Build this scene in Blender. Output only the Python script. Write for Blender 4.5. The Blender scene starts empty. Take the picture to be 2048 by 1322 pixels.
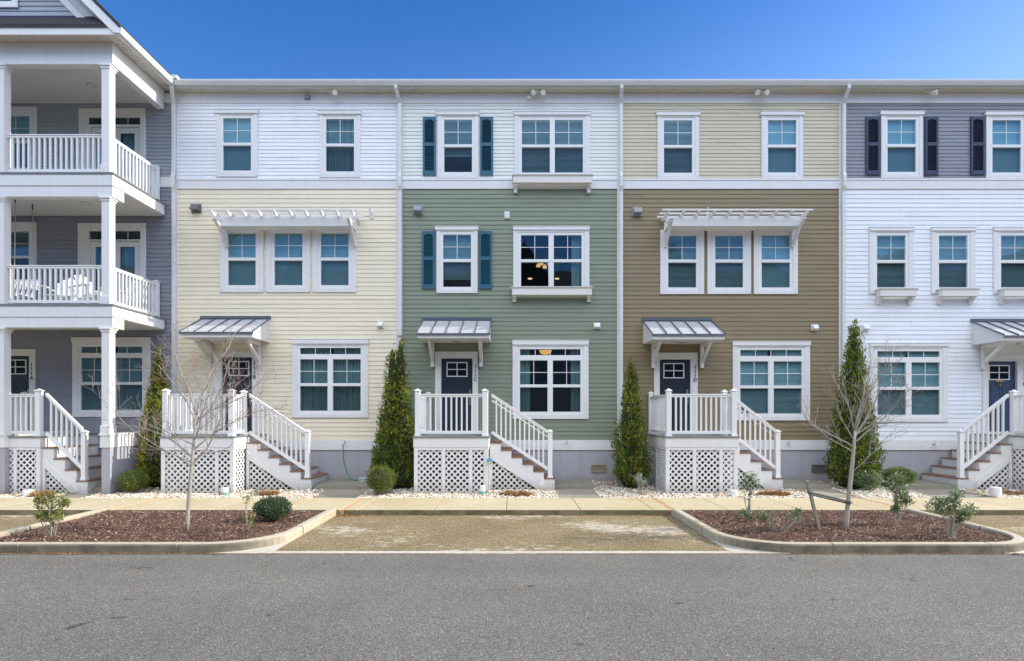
import bpy, math, random
import numpy as np
from mathutils import Vector, Matrix
random.seed(7)
RNG = np.random.default_rng(11)
scene = bpy.context.scene
COL = scene.collection
PI = math.pi

# ---------------------------------------------------------------- survey of the street (metres)
EYE = 2.15            # eye height above the road
FOC = 1095.0          # focal length of the survey drawing, drawing units
UX, UY = 1024.0, 828.0
WALL = 15.9           # facade plane
def X(u, y=WALL): return (u - UX) / FOC * y      # drawing abscissa -> metres on plane y
def Z(v, y=WALL): return EYE + (UY - v) / FOC * y

# ---------------------------------------------------------------- materials
MATS = {}
def newmat(name):
    m = bpy.data.materials.new(name); m.use_nodes = True
    nt = m.node_tree
    b = nt.nodes["Principled BSDF"]
    return m, nt, b
def N(nt, t, **kw):
    n = nt.nodes.new(t)
    for k, v in kw.items():
        if k.startswith("i_"):
            n.inputs[k[2:].replace("_", " ")].default_value = v
        else:
            setattr(n, k, v)
    return n
def rgba(c, s=1.0): return (c[0]*s, c[1]*s, c[2]*s, 1)
def coords(nt): return N(nt, "ShaderNodeTexCoord").outputs["Object"]
def ramp(nt, stops, interp="LINEAR"):
    r = N(nt, "ShaderNodeValToRGB"); cr = r.color_ramp; cr.interpolation = interp
    while len(cr.elements) < len(stops): cr.elements.new(0.5)
    for e, (p, c) in zip(cr.elements, stops): e.position = p; e.color = c
    return r
def noise(nt, scale, detail=4, rough=.6, vec=None, dist=0):
    n = N(nt, "ShaderNodeTexNoise"); n.inputs["Scale"].default_value = scale
    n.inputs["Detail"].default_value = detail; n.inputs["Roughness"].default_value = rough
    n.inputs["Distortion"].default_value = dist
    if vec is not None: nt.links.new(vec, n.inputs["Vector"])
    return n.outputs["Fac"]
def mapping(nt, vec, scale):
    m = N(nt, "ShaderNodeMapping"); m.inputs["Scale"].default_value = scale
    nt.links.new(vec, m.inputs["Vector"]); return m.outputs["Vector"]
def mixc(nt, fac, a, b, mode="MIX"):
    m = N(nt, "ShaderNodeMix", data_type="RGBA", blend_type=mode)
    for sock, v in ((m.inputs[0], fac), (m.inputs[6], a), (m.inputs[7], b)):
        if isinstance(v, (int, float)): sock.default_value = v
        elif isinstance(v, tuple): sock.default_value = v
        else: nt.links.new(v, sock)
    return m.outputs[2]
def bump(nt, b, h, strength=.3, dist=.01):
    n = N(nt, "ShaderNodeBump"); n.inputs["Strength"].default_value = strength; n.inputs["Distance"].default_value = dist
    nt.links.new(h, n.inputs["Height"]); nt.links.new(n.outputs["Normal"], b.inputs["Normal"])
def plain(name, col, rough=.5, vary=.08, scale=3.0, streak=0.0, metallic=0.0, bmp=None, spec=.5, dirt=None, splash=None):
    if name in MATS: return MATS[name]
    m, nt, b = newmat(name)
    c = coords(nt)
    f = noise(nt, scale, 5, .65, c)
    out = mixc(nt, f, rgba(col, 1-vary), rgba(col, 1+vary))
    if streak:
        s = noise(nt, 1.0, 3, .6, mapping(nt, c, (9, 9, .6)))
        r = ramp(nt, [(.45, (1, 1, 1, 1)), (.8, (1-streak, 1-streak*1.02, 1-streak*1.1, 1))])
        nt.links.new(s, r.inputs[0])
        out = mixc(nt, 1.0, out, r.outputs[0], "MULTIPLY")
    if dirt:
        s = noise(nt, dirt[1], 6, .7, c, .4)
        r = ramp(nt, [(.52, (0, 0, 0, 1)), (.75, (1, 1, 1, 1))]); nt.links.new(s, r.inputs[0])
        mm = N(nt, "ShaderNodeMath", operation="MULTIPLY"); nt.links.new(r.outputs[0], mm.inputs[0]); mm.inputs[1].default_value = dirt[2]
        out = mixc(nt, mm.outputs[0], out, rgba(dirt[0]))
    if splash:      # soil splash and mildew rising from the ground
        sx = N(nt, "ShaderNodeSeparateXYZ"); nt.links.new(c, sx.inputs[0])
        nn = N(nt, "ShaderNodeMath", operation="MULTIPLY_ADD"); nt.links.new(noise(nt, 5, 5, .7, c), nn.inputs[0]); nn.inputs[1].default_value = -.55; nt.links.new(sx.outputs["Z"], nn.inputs[2])
        mr = N(nt, "ShaderNodeMapRange"); mr.inputs["From Min"].default_value = .18; mr.inputs["From Max"].default_value = -.20; mr.inputs["To Max"].default_value = splash; nt.links.new(nn.outputs[0], mr.inputs["Value"])
        out = mixc(nt, mr.outputs[0], out, (.26, .23, .17, 1))
    nt.links.new(out, b.inputs["Base Color"])
    b.inputs["Roughness"].default_value = rough; b.inputs["Metallic"].default_value = metallic
    b.inputs["Specular IOR Level"].default_value = spec
    if bmp: bump(nt, b, noise(nt, bmp[0], 4, .6, c), bmp[1], bmp[2])
    MATS[name] = m; return m
def island(name, stops, rough=.6, vary=.15, trans=0.0, spec=.3):
    m, nt, b = newmat(name)
    g = N(nt, "ShaderNodeNewGeometry")
    r = ramp(nt, stops); nt.links.new(g.outputs["Random Per Island"], r.inputs[0])
    f = noise(nt, 2.2, 3, .6, coords(nt))
    mul = ramp(nt, [(.3, (1-vary,)*3+(1,)), (.7, (1+vary,)*3+(1,))]); nt.links.new(f, mul.inputs[0])
    c = mixc(nt, 1.0, r.outputs[0], mul.outputs[0], "MULTIPLY")
    nt.links.new(c, b.inputs["Base Color"]); b.inputs["Roughness"].default_value = rough
    b.inputs["Specular IOR Level"].default_value = spec
    if trans:
        t = N(nt, "ShaderNodeBsdfTranslucent"); nt.links.new(c, t.inputs["Color"])
        mx = N(nt, "ShaderNodeMixShader"); mx.inputs[0].default_value = trans
        o = nt.nodes["Material Output"]
        nt.links.new(b.outputs[0], mx.inputs[1]); nt.links.new(t.outputs[0], mx.inputs[2]); nt.links.new(mx.outputs[0], o.inputs[0])
    MATS[name] = m; return m

WHITE = plain("white_trim", (.77, .765, .755), .42, .03, 2.0, .07, splash=.6)
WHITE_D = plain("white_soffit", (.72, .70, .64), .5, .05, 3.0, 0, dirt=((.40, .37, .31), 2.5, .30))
VINYL = plain("white_vinyl", (.80, .80, .79), .35, .02, 2.0)
RAIL = plain("rail_vinyl", (.81, .805, .79), .38, .03, 2.0, splash=.5)
GUTTER = plain("gutter_white", (.70, .71, .69), .35, .05, 1.5, .08)
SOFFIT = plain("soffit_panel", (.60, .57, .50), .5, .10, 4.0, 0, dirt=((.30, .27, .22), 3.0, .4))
def siding(name, c):
    m = plain(name, c, .48, .035, 1.3, .05, spec=.4); nt = m.node_tree; b = nt.nodes["Principled BSDF"]
    src = b.inputs["Base Color"].links[0].from_socket
    g = N(nt, "ShaderNodeNewGeometry"); r = ramp(nt, [(0, (.955, .952, .945, 1)), (1, (1.035, 1.035, 1.035, 1))]); nt.links.new(g.outputs["Random Per Island"], r.inputs[0])
    nt.links.new(mixc(nt, 1.0, src, r.outputs[0], "MULTIPLY"), b.inputs["Base Color"]); return m
S_B1 = siding("siding_white", (.84, .86, .89)); S_B0 = siding("siding_cream", (.83, .752, .578))
S_C1 = siding("siding_ivory", (.76, .79, .75)); S_C0 = siding("siding_sage", (.226, .262, .187))
S_D1 = siding("siding_tan", (.60, .545, .40)); S_D0 = siding("siding_olive_brown", (.255, .200, .112))
S_E1 = siding("siding_slate", (.245, .255, .292)); S_E0 = siding("siding_cool_white", (.82, .84, .88))
S_A1 = siding("siding_pale_grey", (.36, .385, .41)); S_A0 = siding("siding_blue_grey", (.26, .268, .315))
STUCCO = plain("foundation_stucco", (.41, .405, .445), .8, .10, 2.5, .10, bmp=(60, .35, .004), dirt=((.28, .27, .30), 1.7, .5), splash=.7)
NAVY = plain("door_navy", (.020, .028, .043), .35, .06, 4)
BLUE_DOOR = plain("door_blue", (.030, .055, .115), .35, .06, 4)
TEAL = plain("shutter_teal", (.022, .112, .172), .5, .06, 6)
INDIGO = plain("shutter_indigo", (.030, .042, .085), .5, .06, 6)
METAL = plain("standing_seam", (.50, .505, .51), .45, .05, 2.0, .08, metallic=.1)
METAL_D = plain("seam_flashing", (.13, .15, .185), .4, .05, 2.0, metallic=.3)
TREAD = plain("tread_composite", (.235, .125, .080), .6, .18, 14, bmp=(50, .2, .003))
DECK = plain("deck_grey", (.20, .21, .21), .6, .15, 12)
DARK = plain("dark_metal", (.03, .03, .03), .4, .1, 5)
BRASS = plain("brass", (.30, .22, .10), .35, .1, 5, metallic=.8)
STEEL = plain("steel", (.45, .45, .45), .3, .1, 5, metallic=.9)
BLACK = plain("number_black", (.012, .012, .012), .5, 0, 5)
GREYBOX = plain("grey_hood", (.30, .30, .32), .45, .08, 5)
BRONZE = plain("bronze_hood", (.16, .15, .15), .45, .08, 5)
PLASTIC = plain("white_plastic", (.78, .78, .76), .4, .04, 3, dirt=((.5, .47, .4), 6, .3))
GREENPL = plain("green_plastic", (.16, .42, .33), .5, .08, 5)
HOSE = plain("hose_green", (.015, .30, .16), .4, .1, 5)
ROPE = plain("rope", (.42, .38, .30), .8, .15, 20)
CHAIRW = plain("chair_white", (.82, .82, .80), .5, .04, 4)
SHINGLE = plain("shingle", (.035, .033, .036), .9, .45, 9, bmp=(40, .6, .01))
ROOM = plain("room_paint", (.30, .28, .25), .9, .05, 2)
ROOM_D = plain("room_dark", (.075, .07, .072), .9, .1, 2)
BLIND = plain("blind_slat", (.86, .87, .84), .6, .03, 3)
SHADE = plain("roller_shade", (.50, .57, .60), .8, .06, 2.5)
CURT = plain("curtain_pale", (.33, .35, .32), .85, .08, 3)
CURT2 = plain("curtain_grey", (.42, .47, .48), .85, .1, 3)
LEDGE = plain("bedding_blue", (.20, .32, .42), .8, .1, 3)
BARK = plain("bark_grey", (.36, .32, .27), .85, .25, 14, bmp=(45, .7, .01))
TWIG = plain("twig_grey", (.31, .275, .235), .8, .25, 6)
TWIG_R = island("twig_reddish", [(0, (.28, .25, .215, 1)), (.55, (.32, .28, .245, 1)), (.8, (.30, .20, .17, 1)), (1, (.34, .14, .12, 1))], .8, .2)
STEM = plain("shrub_stem", (.34, .29, .24), .85, .2, 10)
TRUNK = plain("evergreen_trunk", (.12, .08, .055), .9, .2, 10)
STAKE = plain("stake_wood", (.32, .28, .20), .8, .2, 12, bmp=(30, .4, .005))
STRAP = plain("strap", (.07, .09, .08), .7, .1, 6)
ARB = island("arborvitae_leaf", [(0, (.040, .072, .010, 1)), (.45, (.095, .145, .018, 1)), (.8, (.20, .24, .028, 1)), (1, (.36, .33, .05, 1))], .6, .35, .15)
ARB_Y = island("arborvitae_gold_leaf", [(0, (.11, .13, .014, 1)), (.4, (.25, .24, .022, 1)), (.8, (.42, .35, .034, 1)), (1, (.54, .41, .055, 1))], .6, .35, .15)
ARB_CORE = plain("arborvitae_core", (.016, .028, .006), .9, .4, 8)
BOX = island("boxwood_leaf", [(0, (.06, .10, .018, 1)), (.5, (.15, .20, .035, 1)), (1, (.30, .34, .075, 1))], .45, .25, .25)
BOX_D = island("holly_leaf", [(0, (.022, .05, .02, 1)), (.5, (.045, .09, .035, 1)), (1, (.13, .19, .09, 1))], .35, .2, .15, .5)
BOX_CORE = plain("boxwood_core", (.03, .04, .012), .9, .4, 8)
SHRUBL = island("shrub_leaf", [(0, (.07, .12, .04, 1)), (.5, (.15, .22, .08, 1)), (1, (.34, .42, .22, 1))], .35, .2, .25, .5)
SHRUBY = island("shrub_yellow_leaf", [(0, (.10, .13, .02, 1)), (.5, (.19, .22, .04, 1)), (1, (.32, .33, .08, 1))], .4, .2, .25, .5)
SHRUBG = island("shrub_grey_leaf", [(0, (.16, .21, .15, 1)), (.5, (.30, .36, .28, 1)), (1, (.44, .48, .40, 1))], .5, .2, .2)
STRAW = island("dry_grass", [(0, (.20, .10, .04, 1)), (.5, (.38, .21, .08, 1)), (1, (.54, .36, .17, 1))], .8, .2)
STONE = island("river_stone", [(0, (.74, .66, .52, 1)), (.22, (.82, .78, .68, 1)), (.42, (.62, .50, .33, 1)), (.60, (.78, .71, .58, 1)), (.76, (.52, .32, .14, 1)), (.88, (.36, .32, .27, 1)), (1, (.84, .80, .72, 1))], .55, .1, 0, .4)
CHIP = island("mulch_chip", [(0, (.085, .043, .028, 1)), (.45, (.155, .086, .056, 1)), (.8, (.28, .17, .118, 1)), (1, (.62, .47, .37, 1))], .85, .2)

def concrete(name, base, stain, rough=.75, side=None):
    m, nt, b = newmat(name); c = coords(nt)
    f1 = noise(nt, .55, 6, .65, c, .6); f2 = noise(nt, 14, 5, .7, c); f3 = noise(nt, 160, 2, .6, c)
    r = ramp(nt, [(.36, (0, 0, 0, 1)), (.62, (1, 1, 1, 1))]); nt.links.new(f1, r.inputs[0])
    col = mixc(nt, r.outputs[0], rgba(base), rgba(stain))
    r2 = ramp(nt, [(.3, (.82, .82, .82, 1)), (.7, (1.12, 1.12, 1.12, 1))]); nt.links.new(f2, r2.inputs[0])
    col = mixc(nt, 1, col, r2.outputs[0], "MULTIPLY")
    r3 = ramp(nt, [(.3, (.86, .86, .86, 1)), (.7, (1.1, 1.1, 1.1, 1))]); nt.links.new(f3, r3.inputs[0])
    col = mixc(nt, 1, col, r3.outputs[0], "MULTIPLY")
    if side:                                  # shade of the street-facing vertical faces, painted into the colour
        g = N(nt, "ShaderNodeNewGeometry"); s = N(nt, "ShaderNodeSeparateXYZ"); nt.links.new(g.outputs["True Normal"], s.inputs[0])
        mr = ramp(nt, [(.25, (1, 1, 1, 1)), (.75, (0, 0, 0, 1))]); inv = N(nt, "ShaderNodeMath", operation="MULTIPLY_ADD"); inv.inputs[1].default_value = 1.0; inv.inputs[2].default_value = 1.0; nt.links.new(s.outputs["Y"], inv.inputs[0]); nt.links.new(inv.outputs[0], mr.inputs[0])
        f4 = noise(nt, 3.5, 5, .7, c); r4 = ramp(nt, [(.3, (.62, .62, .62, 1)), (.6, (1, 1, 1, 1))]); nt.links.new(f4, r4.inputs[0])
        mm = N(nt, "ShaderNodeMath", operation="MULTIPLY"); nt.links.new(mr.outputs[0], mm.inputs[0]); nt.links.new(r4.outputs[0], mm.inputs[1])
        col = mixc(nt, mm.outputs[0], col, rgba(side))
    nt.links.new(col, b.inputs["Base Color"]); b.inputs["Roughness"].default_value = rough
    bump(nt, b, f3, .25, .004)
    MATS[name] = m; return m
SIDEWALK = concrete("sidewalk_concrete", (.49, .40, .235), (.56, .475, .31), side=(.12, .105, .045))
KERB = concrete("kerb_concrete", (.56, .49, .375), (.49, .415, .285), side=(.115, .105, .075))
PAD = concrete("pad_concrete", (.30, .275, .215), (.24, .225, .16))
STRIP = concrete("strip_concrete", (.60, .56, .46), (.52, .47, .36))
RUST = plain("expansion_board", (.52, .30, .14), .9, .2, 8)

def asphalt():
    m, nt, b = newmat("asphalt"); c = coords(nt)
    v = N(nt, "ShaderNodeTexVoronoi"); v.inputs["Scale"].default_value = 120; nt.links.new(c, v.inputs["Vector"])
    sep = N(nt, "ShaderNodeSeparateColor"); nt.links.new(v.outputs["Color"], sep.inputs[0])
    r = ramp(nt, [(0, (.080, .075, .063, 1)), (.40, (.152, .144, .122, 1)), (.80, (.206, .195, .167, 1)), (.95, (.285, .272, .235, 1)), (1, (.52, .50, .44, 1))])
    nt.links.new(sep.outputs[0], r.inputs[0])
    f = noise(nt, .35, 6, .65, c, .5); r2 = ramp(nt, [(.3, (.86, .86, .87, 1)), (.7, (1.12, 1.12, 1.10, 1))]); nt.links.new(f, r2.inputs[0])
    col = mixc(nt, 1, r.outputs[0], r2.outputs[0], "MULTIPLY")
    f4 = noise(nt, 22, 4, .7, c); r4 = ramp(nt, [(.3, (.86, .86, .86, 1)), (.7, (1.12, 1.12, 1.11, 1))]); nt.links.new(f4, r4.inputs[0])
    col = mixc(nt, 1, col, r4.outputs[0], "MULTIPLY")
    fl = noise(nt, 1.0, 3, .5, mapping(nt, c, (.04, .55, 1))); rl = ramp(nt, [(.35, (.90, .90, .90, 1)), (.65, (1.08, 1.08, 1.075, 1))]); nt.links.new(fl, rl.inputs[0])
    col = mixc(nt, 1, col, rl.outputs[0], "MULTIPLY")
    f3 = noise(nt, 1.35, 3, .55, mapping(nt, c, (1, 1.7, 1)), .8)
    r3 = ramp(nt, [(.68, (1, 1, 1, 1)), (.72, (.42, .42, .42, 1))]); nt.links.new(f3, r3.inputs[0])
    col = mixc(nt, 1, col, r3.outputs[0], "MULTIPLY")
    nt.links.new(col, b.inputs["Base Color"]); b.inputs["Roughness"].default_value = .85
    b.inputs["Specular IOR Level"].default_value = .3
    bump(nt, b, v.outputs["Distance"], .6, .006)
    MATS["asphalt"] = m; return m
ASPHALT = asphalt()
def bay_mat():
    m, nt, b = newmat("exposed_aggregate"); c = coords(nt)
    v = N(nt, "ShaderNodeTexVoronoi"); v.inputs["Scale"].default_value = 85; nt.links.new(c, v.inputs["Vector"])
    sep = N(nt, "ShaderNodeSeparateColor"); nt.links.new(v.outputs["Color"], sep.inputs[0])
    r = ramp(nt, [(0, (.095, .066, .030, 1)), (.35, (.195, .142, .064, 1)), (.75, (.27, .205, .102, 1)), (.93, (.40, .32, .19, 1)), (1, (.64, .56, .43, 1))])
    nt.links.new(sep.outputs[0], r.inputs[0])
    f = noise(nt, .8, 6, .7, c, .4); r2 = ramp(nt, [(.3, (.80, .78, .70, 1)), (.7, (1.15, 1.14, 1.12, 1))]); nt.links.new(f, r2.inputs[0])
    col = mixc(nt, 1, r.outputs[0], r2.outputs[0], "MULTIPLY")
    # worn mortar patches, more of them to the right-hand end of the bay
    big = noise(nt, .55, 2, .5, mapping(nt, c, (.7, 1, 1)), 0)
    fine = noise(nt, 9.0, 5, .75, mapping(nt, c, (.55, 1, 1)), .7)
    ad = N(nt, "ShaderNodeMath", operation="MULTIPLY_ADD"); nt.links.new(big, ad.inputs[0]); ad.inputs[1].default_value = 1.15; nt.links.new(fine, ad.inputs[2])
    r3 = ramp(nt, [(.0, (0, 0, 0, 1)), (1, (1, 1, 1, 1))])
    mr = N(nt, "ShaderNodeMapRange"); mr.inputs["From Min"].default_value = 1.15; mr.inputs["From Max"].default_value = 1.27; nt.links.new(ad.outputs[0], mr.inputs["Value"])
    gr = N(nt, "ShaderNodeMapRange"); gr.inputs["From Min"].default_value = .30; gr.inputs["From Max"].default_value = .42; gr.inputs["To Min"].default_value = .25; nt.links.new(sep.outputs[1], gr.inputs["Value"])
    gm = N(nt, "ShaderNodeMath", operation="MULTIPLY"); nt.links.new(gr.outputs[0], gm.inputs[0]); nt.links.new(mr.outputs[0], gm.inputs[1])
    col = mixc(nt, gm.outputs[0], col, (.58, .52, .40, 1))
    nt.links.new(col, b.inputs["Base Color"]); b.inputs["Roughness"].default_value = .85
    bump(nt, b, v.outputs["Distance"], .7, .008)
    return m
BAY = bay_mat()
MULCH = plain("mulch_soil", (.13, .072, .047), .95, .4, 18, bmp=(55, 1.0, .03))
BED = plain("gravel_soil", (.36, .31, .24), .95, .3, 30, bmp=(60, 1.0, .02))
EARTH = plain("earth", (.14, .14, .08), .95, .3, .2)

def glass(name, tint, refl, gt=(.55, .82, 1.0, 1)):
    m, nt, b = newmat(name); nt.nodes.remove(b)
    t = N(nt, "ShaderNodeBsdfTransparent"); t.inputs[0].default_value = rgba(tint)
    g = N(nt, "ShaderNodeBsdfGlossy"); g.inputs["Roughness"].default_value = .012; g.inputs["Color"].default_value = gt
    n = N(nt, "ShaderNodeBump"); n.inputs["Strength"].default_value = .06; n.inputs["Distance"].default_value = .02
    nt.links.new(noise(nt, 2.2, 1, .5, coords(nt)), n.inputs["Height"]); nt.links.new(n.outputs[0], g.inputs["Normal"])
    f = N(nt, "ShaderNodeLayerWeight"); f.inputs[0].default_value = .5       # Schlick term, the same from both sides of the sheet
    pw = N(nt, "ShaderNodeMath", operation="POWER"); nt.links.new(f.outputs["Facing"], pw.inputs[0]); pw.inputs[1].default_value = 5
    ma = N(nt, "ShaderNodeMath", operation="MULTIPLY_ADD", use_clamp=True); nt.links.new(pw.outputs[0], ma.inputs[0]); ma.inputs[1].default_value = .9; ma.inputs[2].default_value = .04*refl
    mx = N(nt, "ShaderNodeMixShader"); nt.links.new(ma.outputs[0], mx.inputs[0]); nt.links.new(t.outputs[0], mx.inputs[1]); nt.links.new(g.outputs[0], mx.inputs[2])
    nt.links.new(mx.outputs[0], nt.nodes["Material Output"].inputs[0])
    return m
GLASS = glass("window_glass", (.56, .77, .82), 2.5)
DOORGLASS = glass("door_glass", (.16, .19, .22), 1.8)
def screen():
    m, nt, b = newmat("insect_screen"); nt.nodes.remove(b)
    t = N(nt, "ShaderNodeBsdfTransparent"); d = N(nt, "ShaderNodeBsdfDiffuse"); d.inputs[0].default_value = (.030, .036, .04, 1)
    mx = N(nt, "ShaderNodeMixShader"); mx.inputs[0].default_value = .32
    nt.links.new(t.outputs[0], mx.inputs[1]); nt.links.new(d.outputs[0], mx.inputs[2]); nt.links.new(mx.outputs[0], nt.nodes["Material Output"].inputs[0])
    return m
SCREEN = screen()
def glow(name, c, s):
    m, nt, b = newmat(name); b.inputs["Base Color"].default_value = rgba(c); b.inputs["Emission Color"].default_value = rgba(c); b.inputs["Emission Strength"].default_value = s
    return m
GLOW = glow("lamp_glow", (1, .42, .10), 1.3)
GLOW_D = glow("downlight_glow", (1, .66, .34), 1.6)
GLOW_W = glow("porch_lamp_glow", (1, .62, .22), 16.0)
LAMPOFF = plain("ceiling_lamp_lens", (.45, .43, .38), .4, .05, 3)
def sign_mat():
    m, nt, b = newmat("yard_sign_print"); c = coords(nt)
    s = N(nt, "ShaderNodeSeparateXYZ"); nt.links.new(c, s.inputs[0])
    mr = N(nt, "ShaderNodeMapRange"); mr.inputs["From Min"].default_value = .56; mr.inputs["From Max"].default_value = .74; nt.links.new(s.outputs["Z"], mr.inputs["Value"])
    r = ramp(nt, [(0, (.40, .48, .12, 1)), (.30, (.50, .55, .25, 1)), (.40, (.70, .75, .70, 1)), (.47, (.03, .25, .50, 1)), (.62, (.05, .32, .55, 1)), (.66, (.35, .60, .72, 1)), (.74, (.05, .33, .58, 1))])
    nt.links.new(mr.outputs[0], r.inputs[0]); nt.links.new(r.outputs[0], b.inputs["Base Color"]); b.inputs["Roughness"].default_value = .35
    return m
SIGNP = sign_mat()

# ---------------------------------------------------------------- mesh builder
class MB:
    def __init__(s): s.v = []; s.f = []
    def add(s, vs, fs):
        o = len(s.v); s.v += [tuple(p) for p in vs]; s.f += [tuple(i + o for i in f) for f in fs]; return s
    def box(s, x0, x1, y0, y1, z0, z1):
        if x0 > x1: x0, x1 = x1, x0
        if y0 > y1: y0, y1 = y1, y0
        if z0 > z1: z0, z1 = z1, z0
        return s.add([(x0, y0, z0), (x1, y0, z0), (x1, y1, z0), (x0, y1, z0), (x0, y0, z1), (x1, y0, z1), (x1, y1, z1), (x0, y1, z1)],
                     [(0, 3, 2, 1), (4, 5, 6, 7), (0, 1, 5, 4), (1, 2, 6, 5), (2, 3, 7, 6), (3, 0, 4, 7)])
    def bar(s, p, q, w, h, up=(0, 0, 1)):
        p = Vector(p); q = Vector(q); d = (q - p).normalized(); sd = d.cross(Vector(up)).normalized(); u = sd.cross(d).normalized()
        a = sd * w / 2; b = u * h / 2
        return s.add([p-a-b, p+a-b, p+a+b, p-a+b, q-a-b, q+a-b, q+a+b, q-a+b],
                     [(0, 1, 2, 3), (7, 6, 5, 4), (0, 4, 5, 1), (1, 5, 6, 2), (2, 6, 7, 3), (3, 7, 4, 0)])
    def prism(s, pts, axis, a, b):
        """polygon extruded along an axis: axis y -> pts are (x,z); axis x -> (y,z); axis z -> (x,y)"""
        def P(p, t): return {"y": (p[0], t, p[1]), "x": (t, p[0], p[1]), "z": (p[0], p[1], t)}[axis]
        n = len(pts)
        area = sum(pts[i][0]*pts[(i+1) % n][1] - pts[(i+1) % n][0]*pts[i][1] for i in range(n))
        if area < 0: pts = pts[::-1]
        if a > b: a, b = b, a
        vs = [P(p, a) for p in pts] + [P(p, b) for p in pts]
        lo = tuple(range(n)); hi = tuple(range(n, 2*n))
        if axis in ("x", "z"):
            fs = [lo[::-1], hi] + [(i, (i+1) % n, n+(i+1) % n, n+i) for i in range(n)]
        else:
            fs = [lo, hi[::-1]] + [(i, n+i, n+(i+1) % n, (i+1) % n) for i in range(n)]
        return s.add(vs, fs)
    def tube(s, pts, radii, n=6, cap=True):
        pts = [Vector(p) for p in pts]
        if isinstance(radii, (int, float)): radii = [radii]*len(pts)
        o = len(s.v); prev = None
        for i, p in enumerate(pts):
            d = (pts[min(i+1, len(pts)-1)] - pts[max(i-1, 0)]).normalized()
            if prev is None:
                a = d.cross(Vector((0, 0, 1)) if abs(d.z) < .9 else Vector((1, 0, 0))).normalized()
            else:
                a = (prev - d*prev.dot(d)).normalized()
            prev = a; b = d.cross(a)
            for k in range(n):
                t = 2*PI*k/n; s.v.append(tuple(p + (a*math.cos(t) + b*math.sin(t))*radii[i]))
        for i in range(len(pts)-1):
            for k in range(n):
                s.f.append((o+i*n+k, o+i*n+(k+1) % n, o+(i+1)*n+(k+1) % n, o+(i+1)*n+k))
        if cap:
            s.f.append(tuple(o+k for k in range(n))[::-1]); e = o+(len(pts)-1)*n; s.f.append(tuple(e+k for k in range(n)))
        return s
    def lathe(s, c, prof, n=20):
        o = len(s.v)
        for r, z in prof:
            for k in range(n): s.v.append((c[0]+r*math.cos(2*PI*k/n), c[1]+r*math.sin(2*PI*k/n), c[2]+z))
        for i in range(len(prof)-1):
            for k in range(n): s.f.append((o+i*n+k, o+i*n+(k+1) % n, o+(i+1)*n+(k+1) % n, o+(i+1)*n+k))
        s.f.append(tuple(o+k for k in range(n))[::-1]); e = o+(len(prof)-1)*n; s.f.append(tuple(e+k for k in range(n)))
        return s

def origin_of(o):
    v = Vector((0, 0, 0))
    while o is not None: v += o.location; o = o.parent
    return v
def tag(o, label=None, cat=None, group=None, kind=None):
    if label: o["label"] = label
    if cat: o["category"] = cat
    if group: o["group"] = group
    if kind: o["kind"] = kind
    return o
def build(name, mb, mat, parent=None, bevel=0, smooth=False, base=None, seg=2):
    me = bpy.data.meshes.new(name)
    org = origin_of(parent) if base is None else Vector(base)
    me.from_pydata([(a-org.x, b-org.y, c-org.z) for a, b, c in mb.v], [], mb.f)
    me.materials.append(mat)
    if smooth: me.polygons.foreach_set("use_smooth", [True]*len(me.polygons))
    me.update()
    o = bpy.data.objects.new(name, me); COL.objects.link(o)
    if parent is not None: o.parent = parent
    elif base is not None: o.location = base
    if bevel:
        md = o.modifiers.new("edge", "BEVEL"); md.width = bevel; md.segments = seg; md.limit_method = "ANGLE"; md.angle_limit = math.radians(40)
    return o
def thing(name, label, cat, loc, group=None):
    o = bpy.data.objects.new(name, None); o.empty_display_size = .3; COL.objects.link(o); o.location = loc
    return tag(o, label, cat, group)
def copies(first, offsets):
    """further instances of a sub-part sharing its mesh"""
    for d in offsets:
        c = first.copy(); COL.objects.link(c); c.parent = first.parent; c.location = first.location + Vector(d)

# ================================================================= GROUND
g = MB(); g.box(-400, 400, -400, 600, -.4, -.03); tag(build("ground", g, EARTH), kind="structure")
g = MB(); g.add([(-60, -30, 0), (60, -30, 0), (60, 8.46, 0), (-60, 8.46, 0)], [(0, 1, 2, 3)]); tag(build("road", g, ASPHALT), kind="structure")
g = MB(); g.add([(-40, 8.40, .004), (40, 8.40, .004), (40, 11.75, .004), (-40, 11.75, .004)], [(0, 1, 2, 3)]); tag(build("parking_bay", g, BAY), kind="structure")
g = MB()
xs = [-40, -17.0, -8.75, -5.6, -3.72, -.21, 3.38, 6.5, 8.5, 12.0, 40]
for a, b in zip(xs, xs[1:]): g.box(a+.006, b-.006, 8.435, 8.555, -.05, .010)
# concrete flags filling the rounded corners of the islands
for sx, cx in ((1, -3.72), (-1, 3.38), (-1, -8.76), (1, 8.5)):
    g.prism([(cx, 8.56), (cx, 9.9), (cx - sx*.16, 9.9), (cx - sx*1.35, 8.8), (cx - sx*1.35, 8.56)], "z", -.05, .009)
tag(build("bay_edging", g, STRIP, bevel=.004), kind="structure")

# pavement slabs
g = MB()
joints = [-40, -30, -20, -16, -14.3, -12.7, -11.15, -9.6, -8.5, -8.42, -8.03, -6.4, -4.79, -3.64, -3.56, -3.28, -1.66, -.12, 1.45, 3.0, 3.36, 3.44, 4.58, 6.14, 7.7, 8.36, 8.44, 9.3, 10.9, 12.5, 14, 16, 20, 30, 40]
rust = MB()
for a, b in zip(joints, joints[1:]):
    if abs((b-a) - .08) < 1e-6: rust.box(a+.004, b-.004, 11.605, 13.24, -.1, .112); continue
    g.box(a+.005, b-.005, 11.60, 13.25, -.1, .120)
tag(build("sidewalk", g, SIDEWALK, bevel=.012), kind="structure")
tag(build("sidewalk_joint", rust, RUST), kind="structure")

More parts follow.
